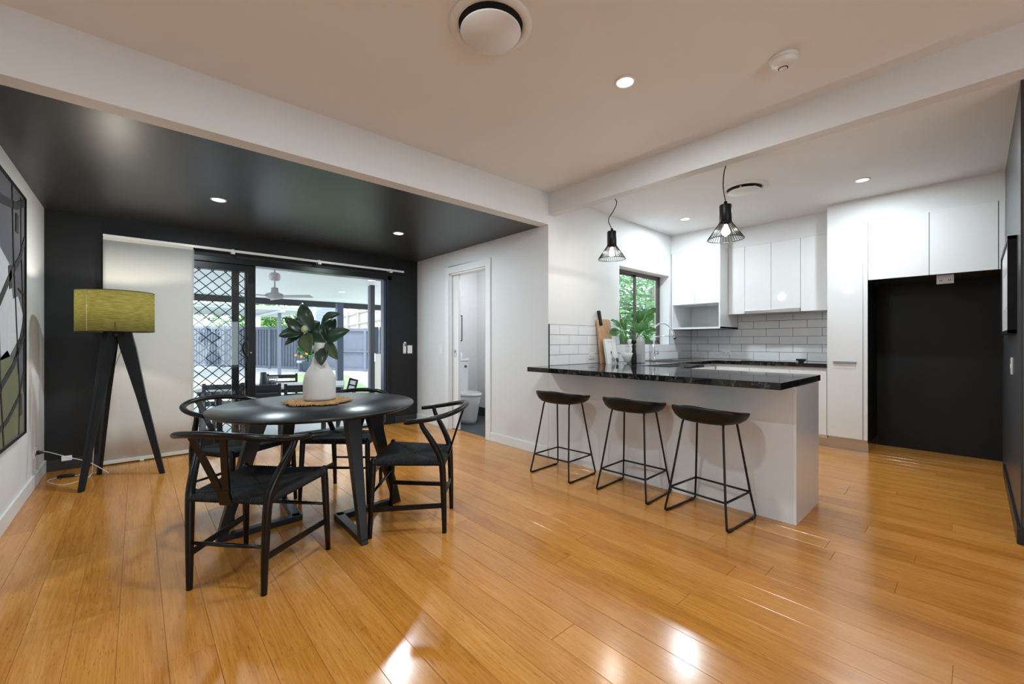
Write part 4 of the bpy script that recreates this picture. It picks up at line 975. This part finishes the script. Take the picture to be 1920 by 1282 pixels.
# ------------------------------------------------------------------ things on the worktop
ZW = 0.9125
DK = 4.79; KS = .117 * DK / FPX
def kz(a, b, d=DK): return px(1100 + a * .117, 560 + b * .117, d)
def leaning(xc, w_, h_, th, yfoot, ang, poly=None):
    """board standing on the worktop leaning back against the tiles; returns matrix local(x across, y thickness, z up)->world"""
    return Matrix.Translation((xc, yfoot, ZW)) @ Matrix.Rotation(-ang, 4, 'X')
cbd = thing('chopping_board', 'wooden chopping board with black handle leaning on tiles behind recipe book', 'chopping board', (3.955, 2.79, ZW))
Mx = leaning(3.955, .2, .4, .02, 2.775, math.radians(7))
pl = [(-.125, 0), (.125, 0), (.125, .48), (.105, .50), (-.105, .50), (-.125, .48)]
MB().prism(pl, 0, .022, 'y').xf(Mx).build('board', 'board_wood', cbd, bevel=0.003)
Mk = leaning(3.925, .2, .4, .02, 2.762, math.radians(7)) @ Matrix.Rotation(math.radians(-5), 4, 'Y')
MB().box(-.024, 0, .43, .024, .020, .60).xf(Mk).build('handle', 'metal_black', cbd, bevel=0.006, label='black board handle')
bk = thing('recipe_book', 'white recipe book with dark sprig print leaning on chopping board', 'book', (3.93, 2.70, ZW))
Mb = leaning(3.93, .2, .3, .02, 2.695, math.radians(9))
MB().box(-.105, 0, 0, .105, .003, .275).box(-.105, .019, 0, .105, .022, .275).box(-.105, 0, 0, -.102, .022, .275).xf(Mb).build('cover', 'board_white', bk)
MB().box(-.102, .003, .004, .10, .019, .271).xf(Mb).build('pages', 'paper_white', bk)
spg = MB()
spg.tube([(.0, -.001, .01), (.005, -.001, .06), (-.004, -.001, .12)], .0015, 5)
spg.lathe([(0, 0), (.010, .012), (.011, .03), (0, .045)], (-.005, 0.0, .10), 10)
for k in range(12):
    a = k * 2.4; r = .012 + .0026 * k
    spg.lathe([(0, 0), (.007, .006), (0, .014)], (.02 + r * math.cos(a), 0, .035 + .6 * r * math.sin(a)), 7)
for i in range(len(spg.v)):
    p = spg.v[i]; spg.v[i] = (p[0], p[1] * .08 - .0012, p[2])
spg.xf(Mb).build('sprig_print', 'print_dark', bk)
tl_ = MB()
for k in range(5): tl_.box(-.035 + k * .014, -.0008, .235, -.027 + k * .014, 0, .243)
tl_.xf(Mb).build('title_marks', 'vase_grey', bk)
b_ = thing('salad_bowl', 'small white tapered bowl on the worktop beside the recipe book', 'bowl', (4.03, 2.585, ZW))
MB().lathe([(0, .012), (.032, .012), (.036, .016), (.060, .07), (.076, .118), (.073, .119), (.056, .07), (.03, .022), (0, .02)], (4.03, 2.57, ZW), 36).build('bowl', 'bowl_white', b_)
for k in range(3):
    a = 2.1 * k + .4; MB().tube([(4.03 + .03 * math.cos(a), 2.585 + .03 * math.sin(a), ZW + .014), (4.03 + .04 * math.cos(a), 2.585 + .04 * math.sin(a), ZW)], [.006, .004], 8).build('foot', 'bowl_white', b_)
lv = thing('lavender_sprig', 'small dried grey-blue sprig lying beside the white bowl', 'sprig', (3.965, 2.655, ZW))
lvm = MB(); 
for k in range(14):
    a = random.uniform(0, 6.28); r = random.uniform(.008, .03); h = random.uniform(.015, .06)
    p = Vector((3.965 + r * math.cos(a) * .8, 2.66 + r * math.sin(a) * .4, ZW + h)); lvm.lathe([(0, -.008), (.008, 0), (0, .009)], p, 7)
    lvm.tube([(3.965, 2.66, ZW + .001), p], .0012, 4)
lvm.build('buds', 'pot_slate', lv)
def mill(x, y, m, label):
    e = thing('pepper_mill', label, 'mill', (x, y, ZW), 0, 'salt and pepper mills')
    MB().lathe([(0, 0), (.027, 0), (.028, .006), (.028, .075), (.0265, .08), (.028, .085), (.022, .13), (.018, .16), (.024, .185), (.0, .186)], (x, y, ZW), 28).build('body', m, e)
    MB().lathe([(0, .186), (.023, .186), (.024, .195), (.014, .207), (.013, .214), (.026, .228), (.0285, .245), (.022, .262), (.008, .268), (0, .268)], (x, y, ZW), 28).build('head', m, e)
mill(4.04, 2.50, 'stool_black', 'black turned pepper mill standing on the worktop by the grey vase')
mill(4.15, 2.625, 'glass_salt', 'pale turned salt mill standing between bowl and black pepper mill')
GX, GY = 4.27, 2.565
gv = MB().lathe([(0, 0), (.05, 0), (.056, .004), (.057, .02), (.058, .225), (.055, .245), (.030, .285), (.022, .292), (.022, .315), (.018, .315), (.018, .29), (.0, .27)], (GX, GY, ZW), 8, smooth=False)
tag(gv.build('faceted_vase', 'vase_grey', bevel=0.002), 'grey faceted bottle vase holding fig branches on the black worktop', 'vase')
DG = Vector((GX, GY, 0)).dot(FW); GS = .117 * DG / FPX
def gz(a, b, dd=0): return px(1100 + a * .117, 560 + b * .117, DG + dd)
gneck = Vector((GX, GY, ZW + .30))
def fig(label, stem, leaves):
    e = thing('fig_branch', label, 'branch', tuple(gneck - Vector((0, 0, .1))), 0, 'fiddle-leaf fig branches')
    MB().tube(smooth_path([gneck - Vector((0, 0, .2)), gneck] + stem, 6), .004, 7).build('stem', 'stem', e)
    for (b, t_, w_, hint, m) in leaves: place_leaf(e, gz(*b), gz(*t_), w_ * GS, hint, m, .08, .25, True)
fig('fig branch with olive-green rounded leaves reaching toward the chopping board', [gz(700, 560), gz(620, 500), gz(555, 480)],
    [((550, 470, 0), (380, 345, -.04), 120, UPC, 'leaf_fig'), ((625, 510, .02), (545, 315, .04), 96, CAMN, 'leaf_fig'), ((530, 510, -.02), (362, 560, -.06), 130, CAMN + up_ * .2, 'leaf_fig'),
     ((565, 510, -.03), (585, 712, -.06), 130, CAMN + up_ * .3, 'leaf_fig'), ((790, 470, .0), (645, 410, -.03), 84, UPC, 'leaf_fig'), ((720, 560, .03), (600, 540, .0), 60, UPC, 'leaf_fig')])
fig('fig branch with bright green rounded leaves rising in front of the window', [gz(800, 520), gz(830, 420), gz(850, 370)],
    [((838, 385, -.03), (838, 180, -.05), 150, CAMN + up_ * .15, 'leaf_fig'), ((900, 410, .02), (1075, 235, .03), 120, CAMN + up_ * .5, 'leaf_fig'), ((960, 235, .03), (1125, 165, .02), 95, CAMN + up_ * .2, 'leaf_fig'),
     ((930, 525, -.02), (1125, 520, -.06), 140, CAMN + up_ * .6, 'leaf_fig'), ((850, 375, .0), (955, 500, -.02), 150, CAMN + up_ * .2, 'leaf_fig'), ((790, 350, .0), (850, 560, -.02), 150, CAMN, 'leaf_fig'),
     ((890, 560, .0), (1025, 705, -.02), 62, CAMN + RT * .2, 'leaf_fig'), ((735, 300, .04), (725, 230, .04), 40, CAMN, 'leaf_fig')])

# ------------------------------------------------------------------ outdoors
struct('patio', MB().box(-6, YB + 0.15, ZP - 0.3, 7.0, 14.2, ZP), 'patio_slab')
struct('door_step', MB().box(DX0 - .2, YB + .15, ZP, DX1 + .2, YB + .5, ZP + .15), 'patio_slab')
ZS = 2.40
struct('ceiling_patio', MB().box(-6, YB + 0.15, ZS, 6.6, 13.6, ZS + 0.15), 'soffit')
struct('trim_4', MB().box(-6, 13.5, ZS - 0.17, 6.6, 13.66, ZS + 0.02), 'trim_dark')
struct('yard', MB().add([(-30, 14.2, ZP - .02), (40, 14.2, ZP - .02), (40, 19.5, -.10), (-30, 19.5, -.10), (-30, 60, .6), (40, 60, .6)], [(0, 1, 2, 3), (3, 2, 5, 4)]), 'concrete')
def gpoly(name, pts, m, dz):
    mb = MB(); V = []
    for u, v, d in pts:
        p = px(u, v, d); V.append((p.x, p.y, -.3 + (p.y - 14.2) * (.2 / 5.3) + dz if p.y > 14.2 else ZP + dz))
    mb.add(V, [list(range(len(V)))]); return struct(name, mb, m)
def yz(y): return ZP - .02 + max(0, y - 14.2) * (.22 / 5.3) if y < 19.5 else -.10 + (y - 19.5) * .0173
def ground_hit(u, v):
    for i in range(400):
        d = 8 + i * .05; p = px(u, v, d)
        if p.z <= yz(p.y) + .0: return Vector((p.x, p.y, yz(p.y)))
    return p
lawn = [ground_hit(u, v) for u, v in ((545, 706), (575, 699), (650, 703), (700, 735), (700, 760), (560, 760), (540, 720))]
struct('lawn', MB().add([(p.x, p.y, max(p.z, ZP) + .02) for p in lawn], [list(range(len(lawn)))]), 'lawn')
# ceiling fan
FD = 7.0
fc = px(515, 503, FD); fx_, fy_ = fc.x, fc.y
fn_ = thing('ceiling_fan', 'grey three-blade ceiling fan under the patio ceiling', 'fan', (fx_, fy_, 1.9))
zf0 = px(515, 556, FD).z
MB().tube([(fx_, fy_, zf0 + .1), (fx_, fy_, ZS)], .013, 10).build('down_rod', 'fan_grey', fn_)
MB().lathe([(0, zf0 + .40), (.05, zf0 + .40), (.085, zf0 + .375), (.09, zf0 + .34), (.085, zf0 + .29), (.06, zf0 + .27), (0, zf0 + .27)], (fx_, fy_, 0), 24).build('canopy', 'fan_grey', fn_)
MB().lathe([(0, zf0 + .15), (.05, zf0 + .15), (.058, zf0 + .07), (.13, zf0 + .045), (.155, zf0 + .01), (.12, zf0 - .03), (.05, zf0 - .045), (0, zf0 - .045)], (fx_, fy_, 0), 28).build('motor', 'fan_grey', fn_)
for k, an in enumerate((-42, 78, 198)):
    a = math.radians(an); dr = Vector((math.cos(a), math.sin(a), 0)); o_ = Vector((fx_, fy_, zf0 + .005))
    MB().ribbon(o_ + dr * .1, o_ + dr * .62, .10, .13, .012, Vector((-dr.y, dr.x, 0)) * .2 + up_).build('blade', 'fan_grey', fn_)
for u, v, lab in ((697, 525, 'warm downlight in the patio ceiling closer to the doorway'), (641, 547, 'warm downlight in the patio ceiling near its outer beam')):
    d = (ZS - EYE) * FPX / (CY - v); p = px(u, v, d); downlight((p.x, p.y, ZS), lab, .07, 4, 'lens_warm', 'patio downlights', (1, .8, .55))
# fence behind the yard
fA = ground_hit(470, 690); fB = ground_hit(700, 697)
fdir = (fB - fA); fdir.z = 0; FLEN = fdir.length; fdir.normalize(); fnrm = Vector((fdir.y, -fdir.x, 0))
if fnrm.dot(FW) > 0: fnrm = -fnrm
fence = thing('boundary_fence', 'long slate-blue metal boundary fence with ribbed sheets across the yard', 'fence', (fA.x, fA.y, fA.z))
FH = 1.9
def fpt(t, off, z): q = fA + fdir * t + fnrm * off; return (q.x, q.y, lerp(fA.z, fB.z, t / FLEN) + z)
t0 = -22.0; pn = 0
while t0 < FLEN + 2.0:
    t1 = t0 + 2.3; mb = MB(); nr = 16; V = []
    for i in range(nr * 4 + 1):
        ph_ = i % 4; off = (0, .0, .05, .05)[ph_]; t = lerp(t0, t1, i / (nr * 4)); V += [fpt(t, off, .05), fpt(t, off, FH - .05)]
    F = [(2*i, 2*i+2, 2*i+3, 2*i+1) for i in range(nr * 4)]
    ribbed = t0 < FLEN * .45
    if not ribbed:
        V = [fpt(t0, .0, .05), fpt(t0, 0, FH - .05), fpt(t1, .0, .05), fpt(t1, 0, FH - .05)]; F = [(0, 2, 3, 1)]
    o = MB().add(V, F).build('fence_sheet', 'fence_slate_light', fence); o.modifiers.new('thick', 'SOLIDIFY').thickness = .012
    for za, zb_ in ((.02, .14), (FH - .12, FH)) + (() if ribbed else ((FH * .45, FH * .45 + .07),)):
        r_ = MB(); a0, a1 = Vector(fpt(t0, .06, (za + zb_) / 2)), Vector(fpt(t1, .06, (za + zb_) / 2)); r_.ribbon(a0, a1, zb_ - za, zb_ - za, .05, fnrm); r_.build('fence_rail', 'fence_slate_light', fence)
    a0, a1 = Vector(fpt(t0, .07, 0)), Vector(fpt(t0, .07, FH + .02)); MB().ribbon(a0, a1, .12, .12, .08, fnrm).build('fence_post', 'fence_slate_light', fence)
    t0 = t1
# patio posts
def post(u, d, w_, m, label, top, z0=ZP):
    p = px(u, 641, d); e = MB().box(p.x - w_ / 2, p.y - w_ / 2, z0, p.x + w_ / 2, p.y + w_ / 2, top)
    return tag(e.build('patio_post', m, bevel=0.006), label, 'post')
post(636.5, 11.75, .17, 'post_slate', 'thick dark blue post carrying the outer patio beam', ZS - .17)
def tree(name, label, c, rad, m, n=900, trunk=True, leafs=.16, base=None):
    e = thing(name, label, 'tree', (c.x, c.y, base if base is not None else 0)); mb = MB()
    for i in range(n):
        v = Vector((random.gauss(0, 1), random.gauss(0, 1), random.gauss(0, 1))).normalized() * (random.random() ** .4)
        p = c + Vector((v.x * rad[0], v.y * rad[1], v.z * rad[2]))
        a = Vector((random.gauss(0, 1), random.gauss(0, 1), random.gauss(0, .6))).normalized(); b = a.orthogonal().normalized()
        s = leafs * random.uniform(.6, 1.3)
        mb.add([p - a * s, p + b * s * .45, p + a * s, p - b * s * .45], [(0, 1, 2, 3)])
    mb.build('foliage', m, e, kind='stuff')
    if trunk: MB().tube([(c.x, c.y, base), (c.x + .05, c.y, lerp(base, c.z, .6)), (c.x, c.y + .05, c.z)], [.09, .07, .03], 8).build('trunk', 'stem', e)
    return e
# carport beyond the patio
cp = thing('carport', 'pale open-sided carport roof on a slim post beyond the patio', 'carport', tuple(ground_hit(524, 707)))
q0 = ground_hit(524, 707); ctop = 2.25
MB().box(q0.x - .05, q0.y - .05, q0.z, q0.x + .05, q0.y + .05, ctop).build('post', 'fence_slate', cp)
MB().box(q0.x - 9, q0.y - .6, ctop + .16, q0.x + 1.3, q0.y + 5, ctop + .2).build('roof_sheet', 'roof_pale', cp)
for i in range(6):
    MB().box(q0.x - 9, q0.y - .5 + i, ctop + .08, q0.x + 1.2, q0.y - .42 + i, ctop + .16).build('batten', 'roof_pale', cp)
for xx in (q0.x - 4.5, q0.x - .05): MB().box(xx, q0.y - .6, ctop, xx + .1, q0.y + 5, ctop + .09).build('rafter', 'roof_pale', cp)
# things beyond the fence
hb = px(620, 600, 27)
hs = thing('neighbour_house', 'blue-grey weatherboard house rising behind the fence', 'house', (hb.x, hb.y, .4))
for i in range(18):
    z = .2 + i * .19
    MB().box(hb.x - .95, hb.y, z, hb.x + .55, hb.y + .16 , z + .185).build('weatherboard', 'siding', hs)
MB().box(hb.x - .9, hb.y + .1, .2, hb.x + .5, hb.y + 3, 3.6).build('core_wall', 'siding', hs)
MB().box(hb.x - 1.05, hb.y - .04, .2, hb.x - .93, hb.y + .2, 3.6).build('corner_board', 'trim_white', hs)
tf = thing('timber_fence', 'weathered grey timber paling fence stepping up the bank', 'fence', tuple(px(650, 610, 24)))
p0, p1 = px(640, 612, 24.5), px(720, 606, 21.5)
N_ = 34
for i in range(N_):
    a = p0.lerp(p1, i / N_); b = p0.lerp(p1, (i + .93) / N_); base = lerp(2.0, 1.55, 0) + .012 * i
    zt_ = lerp(2.75, 3.35, i / N_)
    V = [(a.x, a.y, 1.2), (b.x, b.y, 1.2), (b.x, b.y + .03, 1.2), (a.x, a.y + .03, 1.2), (a.x, a.y, zt_), (b.x, b.y, zt_), (b.x, b.y + .03, zt_), (a.x, a.y + .03, zt_)]
    MB().add(V, [(0,3,2,1),(4,5,6,7),(0,1,5,4),(1,2,6,5),(2,3,7,6),(3,0,4,7)]).build('paling', 'timber_grey', tf)
for i in (6, 15, 24):
    a = p0.lerp(p1, i / N_) - FW * .06; MB().box(a.x - .06, a.y - .06, 1.2, a.x + .06, a.y + .06, 3.3).build('post', 'timber_grey', tf)
for za, zb_ in ((2.05, 2.35), (2.6, 3.0)):
    MB().ribbon((p0.x - .05, p0.y - .05, za), (p1.x - .05, p1.y - .05, zb_), .09, .09, .05, (0, 1, 0)).build('rail', 'timber_grey', tf)
struct('bank', MB().add([(p0.x - .3, p0.y - 1.2, 1.05), (p1.x + 5, p1.y - 1.2, 1.2), (p1.x + 5, p1.y + 12, 2.4), (p0.x - .3, p0.y + 12, 2.2), (p0.x - .3, p0.y - 1.3, -.2), (p1.x + 5, p1.y - 1.3, -.2)], [(0, 1, 2, 3), (0, 4, 5, 1)]), 'lawn')
tree('garden_tree', 'bushy green tree growing behind the fence under the carport roof', px(505, 600, 27), (2.0, 1.5, 1.5), 'foliage', 1400, base=.2)
tree('garden_tree', 'broad green tree growing behind the pale sign board', px(462, 598, 30), (3.0, 2.0, 2.2), 'foliage', 1400, base=.2)
sb = px(484, 601, 22.5)
sg_ = thing('sign_board', 'white sign board with a grey drawn outline on posts behind the fence', 'sign', (sb.x, sb.y, 1.2))
MB().box(sb.x - .55, sb.y, 1.75, sb.x + .12, sb.y + .04, 2.7).build('panel', 'paper_white', sg_)
MB().box(sb.x - .5, sb.y + .01, .0, sb.x - .44, sb.y + .05, 1.75).box(sb.x + .03, sb.y + .01, 0, sb.x + .09, sb.y + .05, 1.75).build('legs', 'timber_grey', sg_)
MB().tube([(sb.x - .38, sb.y - .006, 2.28), (sb.x - .05, sb.y - .006, 2.12), (sb.x - .06, sb.y - .006, 2.02), (sb.x - .38, sb.y - .006, 2.18)], .008, 5, closed=True).build('drawn_outline', 'vase_grey', sg_)
# potted citrus + bollard
cg = ground_hit(577, 697)
pt = thing('potted_citrus', 'potted citrus tree with orange fruit in front of the slate fence', 'potted plant', tuple(cg))
MB().lathe([(0, 0), (.17, 0), (.22, .42), (.235, .45), (.20, .45), (.19, .40), (0, .38)], cg, 20).build('pot', 'pot_slate', pt)
mb = MB()
for i in range(420):
    v = Vector((random.gauss(0, 1), random.gauss(0, 1), random.gauss(0, 1))).normalized() * (random.random() ** .45)
    p = cg + Vector((v.x * .42, v.y * .42, 1.05 + v.z * .55)); a = Vector((random.gauss(0, 1), random.gauss(0, 1), random.gauss(0, .6))).normalized(); b = a.orthogonal().normalized(); s = .075
    mb.add([p - a * s, p + b * s * .5, p + a * s, p - b * s * .5], [(0, 1, 2, 3)])
mb.build('foliage', 'leaf_fig', pt, kind='stuff')
MB().tube([cg + Vector((0, 0, .38)), cg + Vector((0, 0, 1.0))], .025, 8).build('trunk', 'stem', pt)
for dx, dz in ((-.35, .72), (-.12, .66), (.1, .78)):
    MB().lathe([(0, -.06), (.045, -.04), (.06, 0), (.045, .04), (0, .06)], cg + RT * dx - FW * .3 + Vector((0, 0, dz)), 12).build('fruit', 'fruit', pt)
bg_ = ground_hit(564, 696)
bo = thing('bollard_light', 'short white-capped bollard light beside the potted citrus', 'bollard', tuple(bg_))
MB().box(bg_.x - .08, bg_.y - .08, bg_.z, bg_.x + .08, bg_.y + .08, bg_.z + .36).build('column', 'fence_slate_light', bo)
MB().box(bg_.x - .13, bg_.y - .13, bg_.z + .36, bg_.x + .13, bg_.y + .13, bg_.z + .46).build('cap', 'paper_white', bo)
# right side screen of the patio: dark post, cream lower panel, dark slats above
rs = px(711, 641, 9.3)
sc = thing('patio_screen', 'cream lower panel with dark upright slats closing the patio side', 'screen', (rs.x, rs.y, ZP))
MB().box(rs.x - .12, rs.y, ZP, rs.x + 1.6, rs.y + .05, px(711, 663, 9.3).z).build('lower_panel', 'cream_panel', sc)
for i in range(14):
    x_ = rs.x - .1 + i * .12; MB().box(x_, rs.y, px(711, 663, 9.3).z, x_ + .085, rs.y + .03, px(711, 613, 9.3).z).build('slat', 'post_slate', sc)
MB().box(rs.x - .2, rs.y - .02, ZP, rs.x - .11, rs.y + .07, ZS).build('post', 'trim_dark', sc)
MB().box(rs.x - .24, rs.y - .01, ZP, rs.x - .2, rs.y + .05, ZS - .02).build('blind_guide', 'fence_slate_light', sc)
MB().box(rs.x - .13, rs.y - .045, .72, rs.x - .11, rs.y - .02, .90).build('latch', 'chrome', sc)

# patio dining set
def make_pchair():
    e = thing('patio_chair', 'chair', 'chair', (0, 0, 0)); B = lambda mb, n: mb.build(n, 'outdoor_black', e, local=True)
    for s in (-1, 1):
        B(MB().ribbon((.24*s, 0, 0), (.24*s, -.02, .85), .04, .04, .03, (0, 1, 0)), 'back_post'); B(MB().ribbon((.24*s, .44, 0), (.24*s, .44, .44), .04, .04, .03, (0, 1, 0)), 'front_leg')
        B(MB().box(.22*s, .0, .40, .26*s, .46, .44), 'side_rail')
    for z in (.52, .64, .76): B(MB().box(-.225, -.025, z, .225, -.005, z + .07), 'back_slat')
    for i in range(6): B(MB().box(-.24, .02 + i * .075, .44, .24, .08 + i * .075, .455), 'seat_slat')
    return e
pc0 = make_pchair()
CH_D = 6.0
spts = [(px(489, 700, 6.0), 0, 'black slatted patio chair directly behind the grille panel stile'), (px(571, 700, 6.05), 0, 'black slatted patio chair behind the white vase'), (px(529, 700, 7.9), 180, 'black slatted patio chair on the far side of patio table'),
        (px(420, 700, 6.1), 0, 'black slatted patio chair seen through the diamond grille')]
for i, (p, a, lab) in enumerate(spts):
    o = pc0 if i == 0 else copy_tree(pc0)
    o.location = (p.x, p.y, ZP); o.rotation_euler = (0, 0, math.radians(a) - YAW * .5); o['label'] = lab; o['group'] = 'patio chairs round the outdoor table'
tcn = px(520, 700, 7.0)
pt_ = thing('patio_table', 'long pale-topped outdoor table with black legs on the patio', 'table', (tcn.x, tcn.y, ZP), -YAW * .5)
B = lambda mb, n, m: mb.build(n, m, pt_, local=True)
for i in range(7): B(MB().box(-1.05, -.45 + i * .13, .70, 1.05, -.33 + i * .13, .73), 'top_slat', 'roof_pale')
for sx in (-.95, .95):
    for sy in (-.38, .38): B(MB().box(sx - .03, sy - .03, 0, sx + .03, sy + .03, .70), 'leg', 'outdoor_black')
B(MB().box(-1.0, -.42, .64, 1.0, -.39, .70).box(-1.0, .39, .64, 1.0, .42, .70), 'apron', 'outdoor_black')
jg = px(494, 716, 6.9); jz = ZP + .73
tag(MB().lathe([(0, 0), (.06, 0), (.062, .01), (.045, .21), (.04, .22), (0, .22)], (jg.x, jg.y, jz), 20).build('tumbler', 'outdoor_black'), 'tall black tapered tumbler standing on the patio table', 'cup')
bkp = px(509, 718, 7.05)
bs = thing('wire_basket', 'small wire basket with dark contents on the patio table', 'basket', (bkp.x, bkp.y, jz))
wbm = MB()
for k in range(24):
    a = 2*math.pi*k/24; wbm.tube([(bkp.x + .07*math.cos(a), bkp.y + .07*math.sin(a), jz), (bkp.x + .10*math.cos(a), bkp.y + .10*math.sin(a), jz + .13)], .003, 4)
for r, z in ((.07, .004), (.085, .06), (.10, .13)): wbm.tube([(bkp.x + r*math.cos(2*math.pi*k/24), bkp.y + r*math.sin(2*math.pi*k/24), jz + z) for k in range(24)], .003, 4, closed=True)
wbm.build('wire_frame', 'vase_grey', bs)
MB().lathe([(0, 0), (.06, .005), (.072, .04), (.05, .07), (0, .08)], (bkp.x, bkp.y, jz), 14).build('contents', 'outdoor_black', bs)
# slatted stand-in for what was taken as a chair back catching glare
rk = px(647, 720, 6.6)
r_ = thing('slatted_stand_in', 'small pale slatted stand-in panel with dark slots leaning near the patio post', 'stand-in', (rk.x, rk.y, ZP))
RM = Matrix.Translation((rk.x, rk.y, 0)) @ Matrix.Rotation(-YAW, 4, 'Z') @ Matrix.Rotation(math.radians(14), 4, 'Y')
ztp = px(647, 708, 6.6).z
for i in range(4): MB().box(-.045, -.01, ztp - .09 - i * .085, .045, .01, ztp - .03 - i * .085).xf(RM).build('slat', 'paper_white', r_)
MB().box(.045, -.015, ztp - .9, .07, .015, ztp).box(-.07, -.015, ztp - .9, -.045, .015, ztp).xf(RM).build('side_rails', 'outdoor_black', r_)
MB().box(-.05, .005, ztp - .5, .05, .012, ztp).xf(RM).build('backing', 'outdoor_black', r_)

# outside the kitchen window
tree('window_tree', 'leafy pale green tree outside the kitchen window', Vector((9.6, 6.0, 1.9)), (2.3, 1.3, 2.0), 'foliage_cool', 8000, base=-.3, leafs=.085)
bw = thing('brick_wall', 'grey block wall edge outside the kitchen window', 'wall', (7.2, 3.7, ZP))
for i in range(18):
    for j in range(3):
        z = ZP + i * .16; off = .1 if i % 2 else 0
        MB().box(6.72 + j * .39 + off, 3.6, z, 7.10 + j * .39 + off, 3.8, z + .15).build('block', 'brick', bw)
MB().box(6.9, 3.63, ZP, 7.85, 3.77, 2.55).build('mortar_core', 'timber_grey', bw)
struct('garden_ground', MB().box(4.2, YK + .3, ZP - .3, 30, 14.2, ZP - .01), 'concrete')
